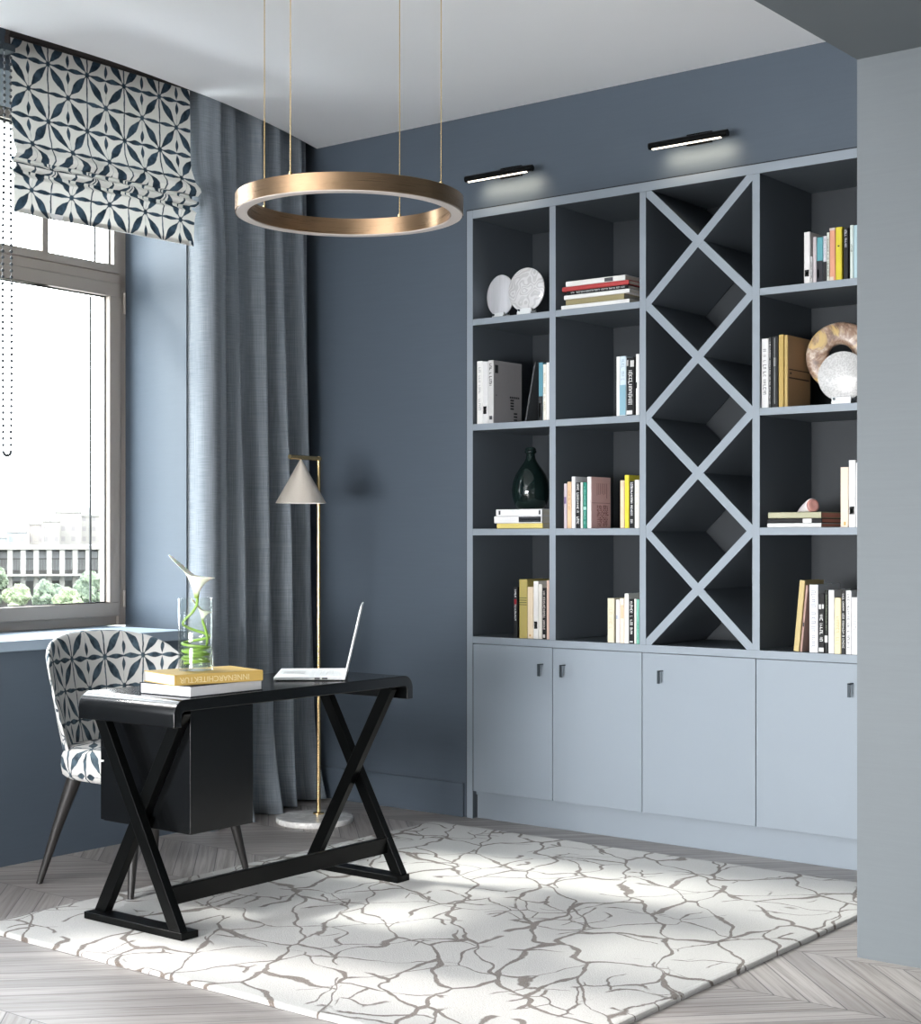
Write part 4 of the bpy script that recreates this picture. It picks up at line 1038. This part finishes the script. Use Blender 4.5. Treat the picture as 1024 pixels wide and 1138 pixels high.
# desk books
def desk_books():
    p = Vector((-3.498, 3.160, .7225))
    # spine along +Y from the near corner, width towards -X
    a1 = math.atan2(.30, -.005)
    def place(p, ang, th, L, D, c, label, spine, z, **k):
        # lying book: local z -> along L, local y -> depth D
        e = Vector((math.cos(ang), math.sin(ang), 0))
        rot = Matrix.Rotation(ang, 4, 'Z') @ Matrix.Rotation(R(90), 4, 'Y')
        o = book(label, th, L, D, c, (p.x, p.y, z + th / 2), 'books under the glass vase on the desk', **k)
        o.rotation_euler = rot.to_euler(); return o
    # spine faces local -y; for ang~90deg about Z local -y points to +X (towards the room)
    b1 = place(p, a1, .034, .305, .225, (40, 44, 50), 'grey-white book with a dark cover at the bottom, directly on the black desk', 1, .7225)
    for ch in b1.children:
        if ch.name.startswith('cover'): bpy.data.objects.remove(ch, do_unlink=True)
    # this one shows its page edges to the room: two thin boards with the spine at the back
    MB().box(-.017, -.0145, 0, .225, 0, .305).box(.0145, .017, 0, .225, 0, .305).box(-.017, .017, .2225, .225, 0, .305).build('cover', cmat((42, 46, 54)), b1)
    for ch in list(b1.children):
        if ch.name.startswith('pages'): bpy.data.objects.remove(ch, do_unlink=True)
    MB().box(-.0145, .0145, .004, .2225, .003, .302).build('pages', simple('white_pages', (226, 226, 228), .8, var=.03, scale=90), b1)
    a2 = math.atan2(.285, .075)
    q = Vector((-3.532, 3.128, 0)); L = .300; th = .033
    b2 = place(q, a2, th, L, .205, (196, 164, 92), 'thick ochre book lying on the grey-white one, under the glass vase', 1, .7225 + .0345)
    # embossed title on the spine, upside down as the book lies face down
    cu = bpy.data.curves.new('title', 'FONT'); cu.body = 'INNENARCHITEKTUR'; cu.size = .0245; cu.extrude = .0003; cu.align_x = 'CENTER'; cu.align_y = 'CENTER'
    to = bpy.data.objects.new('spine_title', cu); COL.objects.link(to); bpy.context.view_layer.update()
    me = bpy.data.meshes.new_from_object(to.evaluated_get(bpy.context.evaluated_depsgraph_get())); bpy.data.objects.remove(to)
    wdt = max(v.co.x for v in me.vertices) - min(v.co.x for v in me.vertices); sc = .235 / wdt
    t = bpy.data.objects.new('spine_title', me); COL.objects.link(t); me.materials.clear(); me.materials.append(cmat((226, 208, 160)))
    # text plane x -> local -z (reads upside down), normal -> local -y
    zx = Vector((0, 0, -1)); zn = Vector((0, -1, 0)); zy = zn.cross(zx)
    Mx = Matrix((zx, zy, zn)).transposed().to_4x4(); Mx = Matrix.Translation((0, -.0004, L * .45)) @ Mx @ Matrix.Diagonal((sc, 1.0, 1, 1))
    me.transform(Mx); t.parent = [c for c in b2.children if c.name.startswith('cover')][0]
    return .7225 + .0345 + th
ZV = desk_books() + .0005

# ---------------------------------------------------------------- vase with calla lilies
def vase():
    c = (-3.618, 3.290); z0 = ZV; r = .054; H = .222
    root = thing('glass_vase', 'clear glass cylinder vase with water standing on the ochre book', 'vase', (c[0], c[1], z0)); O = root.location
    g = M_vglass
    MB(O).lathe([(.0005, 0), (r - .002, 0), (r, .003), (r, H - .002), (r - .002, H), (r - .004, H - .002), (r - .004, .010), (.0005, .010)], (c[0], c[1], z0), 64).build('glass_wall', g, root, smooth=True)
    MB(O).lathe([(.0005, .0104), (r - .0044, .0104), (r - .0044, .072), (.0005, .072)], (c[0], c[1], z0), 64).build('water', thin_glass('water', 1.5, (.95, .99, .88, 1)), root, smooth=True)
    return c, z0
VC, VZ = vase()
def petal_mat():
    n = NT('calla_spathe'); x, y, z = xyz(n, n.co('UV')); n.col(n.mix(n.mr(y, .0, .42), lin((120, 148, 40)), lin((240, 240, 226)))); n.p(Roughness=.45)
    n.b.inputs['Subsurface Weight'].default_value = .15; n.b.inputs['Subsurface Scale'].default_value = .01; return n.m
M_pet = petal_mat(); M_stem = simple('green_stem', (132, 168, 66), .45, var=.15, scale=40)
M_stem_d = simple('stem_in_water', (150, 186, 50), .45, var=.2, scale=40)
def calla(base, direction, size, stem, label, mirror=1):
    base = Vector(base)
    root = thing('calla_lily', label, 'flower', base, group='calla lilies in the glass vase')
    # local frame on the camera-facing plane: R = right, V = away
    Rr = Vector(RR + (0,)); V = Vector(VV + (0,)); U = Vector((0, 0, 1))
    ax = (U + Rr * direction).normalized(); sx = (Rr - ax * Rr.dot(ax)).normalized(); sy = ax.cross(sx)
    nu, nv = 40, 18; vs = []; uvs = []; fs = []
    for i in range(nv + 1):
        v = i / nv
        rad = size * (.055 + .10 * v + .33 * v ** 2.4)
        for j in range(nu + 1):
            th = -math.pi + 2 * math.pi * j / nu            # th=0 on the overlap side (right), pi on the tip side (left)
            tip = max(0, math.cos(th - math.pi)) ** 1.8
            front = .5 + .5 * math.cos(th - math.pi)
            h = size * v * (.62 + .16 * front + .46 * tip * v)
            rr = rad * (1 + .45 * tip * v ** 3) + size * .05 * max(0, math.cos(th)) * v ** 3
            curl = -size * .10 * v ** 4 * (1 - tip)
            p = ax * (h + curl) + sx * rr * math.cos(th) * mirror + sy * rr * math.sin(th) * .8
            vs.append(tuple(p)); uvs.append((j / nu, v))
    for i in range(nv):
        for j in range(nu): a = i * (nu + 1) + j; fs.append((a, a + 1, a + nu + 2, a + nu + 1))
    MB().add(vs, fs, 0, uvs).build('spathe', M_pet, root, smooth=True, solid=.0012)
    MB().tube([ax * (size * .08), ax * (size * .30), ax * (size * .55)], [.002, .0035, .002], 10).build('spadix', simple('yellow_spadix', (222, 190, 70), .6), root, smooth=True)
    pts = [Vector(p) - base for p in stem]
    cr = []
    for i in range(len(pts) - 1):
        p0 = pts[max(i - 1, 0)]; p1 = pts[i]; p2 = pts[i + 1]; p3 = pts[min(i + 2, len(pts) - 1)]
        for k in range(6):
            t = k / 6; cr.append(.5 * ((2 * p1) + (p2 - p0) * t + (2 * p0 - 5 * p1 + 4 * p2 - p3) * t * t + (3 * p1 - p0 - 3 * p2 + p3) * t ** 3))
    cr.append(pts[-1]); MB().tube(cr, .0042, 10).build('stem', M_stem, root, smooth=True)
Rr = Vector(RR + (0,)); Vd = Vector(VV + (0,)); cV = Vector((VC[0], VC[1], 0))
def vp(u, w_, z): p = cV + Rr * u + Vd * w_; return (p.x, p.y, VZ + z)
coil = []
for k in range(30):
    a = k * .62 + 2.4; rad = .041; coil.append(vp(rad * math.cos(a), rad * math.sin(a), .085 - k * .0022))
calla(vp(.004, -.01, .222), -.06, .112, [vp(.006, -.01, .222), vp(.004, -.01, .20), vp(-.012, -.006, .175), vp(-.034, .0, .155), vp(-.040, .012, .138), vp(-.012, .03, .122), vp(.025, .028, .110), vp(.040, 0, .100)] + coil, 'white calla lily rising above the rim of the vase')
coil2 = []
for k in range(26):
    a = -k * .66 + .5; rad = .034; coil2.append(vp(rad * math.cos(a), rad * math.sin(a), .070 - k * .0020))
calla(vp(.018, .014, .150), .05, .055, [vp(.018, .014, .150), vp(.026, .012, .13), vp(.034, .0, .108), vp(.036, -.008, .085)] + coil2, 'second white calla lily drooping inside the vase')

# ---------------------------------------------------------------- objects on shelves
def engraved(name, c, kind):
    n = NT(name); co = n.co()
    if kind == 'swirl':
        h = n.M('ADD', n.M('MULTIPLY', n.M('SINE', n.M('MULTIPLY', n.noise(co, 14., 1), 70.)), .5), .5)
    elif kind == 'plain':
        h = n.noise(n.mp(co, (20, 20, 2)), 2., 3)
    else:
        v = n.n('ShaderNodeTexVoronoi'); n.set(v.inputs['Vector'], co); v.inputs['Scale'].default_value = 170; h = v.outputs[0]
    hh = n.mr(h, .3, .7)
    n.col(n.mix(hh, tuple(x * .80 for x in lin(c)[:3]) + (1,), lin(c))); n.p(Roughness=.16)
    n.b.inputs['Transmission Weight'].default_value = .25; n.b.inputs['Coat Weight'].default_value = .5
    n.bump(h, .35, .0015); return n.m
def disc(px, yb, zsh, Y, rad, yaw, kind, c, label, stand_px):
    g = aty(px, 597, Y); x = g.x
    root = thing('glass_disc_lamp', label, 'decoration', (x, Y, zsh), (0, 0, R(yaw)))
    zc = rad + .012
    mb = MB(); mb.T = Matrix.Translation((0, 0, zc)) @ Matrix.Rotation(R(90), 4, 'X')
    mb.lathe([(.0002, -.006), (rad * .5, -.008), (rad - .004, -.006), (rad, -.002), (rad, .003), (rad - .004, .006), (.0002, .006)], (0, 0, 0), 64)
    mb.build('disc', engraved('etched_glass_' + kind, c, kind), root, smooth=True)
    st = glass('stand_glass', (.93, .95, .95, 1), rough=.15)
    MB().box(-.036, .036, -.022, .022, 0, .012).box(-.036, .036, -.018, -.009, .012, .026).box(-.036, .036, .009, .018, .012, .026).build('stand', simple('frosted_stand', (206, 210, 212), .3), root, bevel=.002)
    MB().tube([(-.026, -.0185, .019), (-.026, -.024, .019)], .0045, 12).tube([(.04, .0, .019), (.047, 0, .019)], .0045, 12).build('screw', M_handle, root, smooth=True)
disc(557.0, 350, ZR[1], 5.345, .088, -12, 'plain', (226, 228, 234), 'glass disc on a small stand, left of and behind the swirl-patterned disc', 18)
disc(585.6, 345, ZR[1], 5.305, .092, 0, 'swirl', (228, 228, 230), 'glass disc with a swirl pattern, the front one of two on the top shelf', 18)
disc(936.8, 445, ZR[2], 5.315, .090, 9, 'pebble', (222, 222, 222), 'round white dimpled glass disc in front of the stone ring', 22)

# stone ring
def stone_ring():
    Y = 5.46; q = aty(935, 396, Y); rad = .128; ri = .044
    root = thing('stone_ring', 'mottled brown and cream stone ring standing behind the dimpled disc', 'decoration', (q.x, Y, ZR[2]), (0, 0, R(20)))
    n = NT('mottled_stone'); v = n.noise(n.co(), 14., 7, .7, dist=1.2); v2 = n.noise(n.co(), 6., 4, .6, dist=2.)
    cr = n.n('ShaderNodeValToRGB'); n.set(cr.inputs[0], v); cr.color_ramp.elements[0].position = .33; cr.color_ramp.elements[0].color = lin((70, 54, 48)); cr.color_ramp.elements[1].position = .66; cr.color_ramp.elements[1].color = lin((206, 192, 176))
    e = cr.color_ramp.elements.new(.5); e.color = lin((150, 122, 104))
    n.col(n.mix(n.mr(v2, .52, .62), cr.outputs[0], lin((196, 168, 110)))); n.p(Roughness=.35)
    mb = MB(); mb.T = Matrix.Translation((0, 0, .192)) @ Matrix.Rotation(R(90), 4, 'X')
    pr = []
    for k in range(16):
        a = 2 * math.pi * k / 16; ca, sa = math.cos(a), math.sin(a)
        pr.append(((rad + ri) / 2 + (rad - ri) / 2 * math.copysign(abs(ca) ** .6, ca), .024 * math.copysign(abs(sa) ** .6, sa)))
    mb.lathe(pr, (0, 0, 0), 72, closed=True).build('ring', n.m, root, smooth=True)
    MB().box(-.05, .05, -.04, .04, 0, .014).box(-.02, .02, -.028, .028, .014, .068).build('stand', M_blackleg, root, bevel=.002)
stone_ring()

def shell():
    root = thing('cone_shell', 'white cone shell with a pink spiral end lying on the stacked books', 'decoration', (aty(905, 560, 5.35).x, 5.35, zs + .001), (0, 0, R(146)))
    prof = [(.0, .004), (.008, .001), (.016, .0), (.0225, .002), (.0265, .008), (.0265, .014), (.0235, .035), (.0185, .06), (.0125, .085), (.006, .108), (.001, .122)]
    mb = MB(); mb.T = Matrix.Translation((0, 0, .0262)) @ Matrix.Rotation(R(90 + 12), 4, 'Y')
    mb.lathe([(r, l) for r, l in prof], (0, 0, 0), 40)
    n = NT('shell_surface'); x, y, z = xyz(n, n.co()); v = n.noise(n.co(), 60., 3)
    rr = n.M('SQRT', n.M('ADD', n.M('MULTIPLY', y, y), n.M('POWER', n.M('SUBTRACT', z, .0265), 2.)))
    rings_ = n.M('SINE', n.M('MULTIPLY', rr, 1300.))
    pink = n.mix(n.mr(rings_, -.2, .6), lin((214, 150, 134)), lin((120, 100, 110)))
    n.col(n.mix(n.mr(x, .007, .010), pink, n.mix(v, lin((214, 206, 208)), lin((240, 236, 236))))); n.p(Roughness=.35)
    mb.build('shell_body', n.m, root, smooth=True)
shell()

def bottle():
    Y = 5.40; q = aty(590, 597, Y); z = zt + .0005; s = 1.0
    root = thing('glass_bottle', 'dark green glass demijohn bottle standing on the stacked books', 'bottle', (q.x, Y, z)); 
    R0 = .080
    prof = [(.0005, .006), (.030, .003), (.045, .000), (.055, .003), (.068, .020), (.078, .050), (.0805, .082), (.076, .115), (.064, .148), (.046, .176), (.030, .197), (.021, .214), (.018, .232), (.017, .245), (.021, .249), (.023, .254), (.021, .259), (.018, .262),
            (.014, .262), (.013, .25), (.0145, .225), (.018, .208), (.027, .192), (.043, .172), (.061, .145), (.073, .113), (.0775, .082), (.075, .052), (.065, .024), (.052, .009), (.0005, .012)]
    n = NT('dark_green_glass'); n.p(Roughness=.03); n.b.inputs['Transmission Weight'].default_value = .85; n.b.inputs['IOR'].default_value = 1.5; n.col((.03, .07, .065, 1))
    MB().lathe(prof, (0, 0, 0), 64).build('bottle_body', n.m, root, smooth=True)
    MB().lathe([(.0185, .236), (.024, .239), (.0255, .244), (.024, .249), (.0185, .252)], (0, 0, 0), 32).build('lip_ring', n.m, root, smooth=True)
bottle()
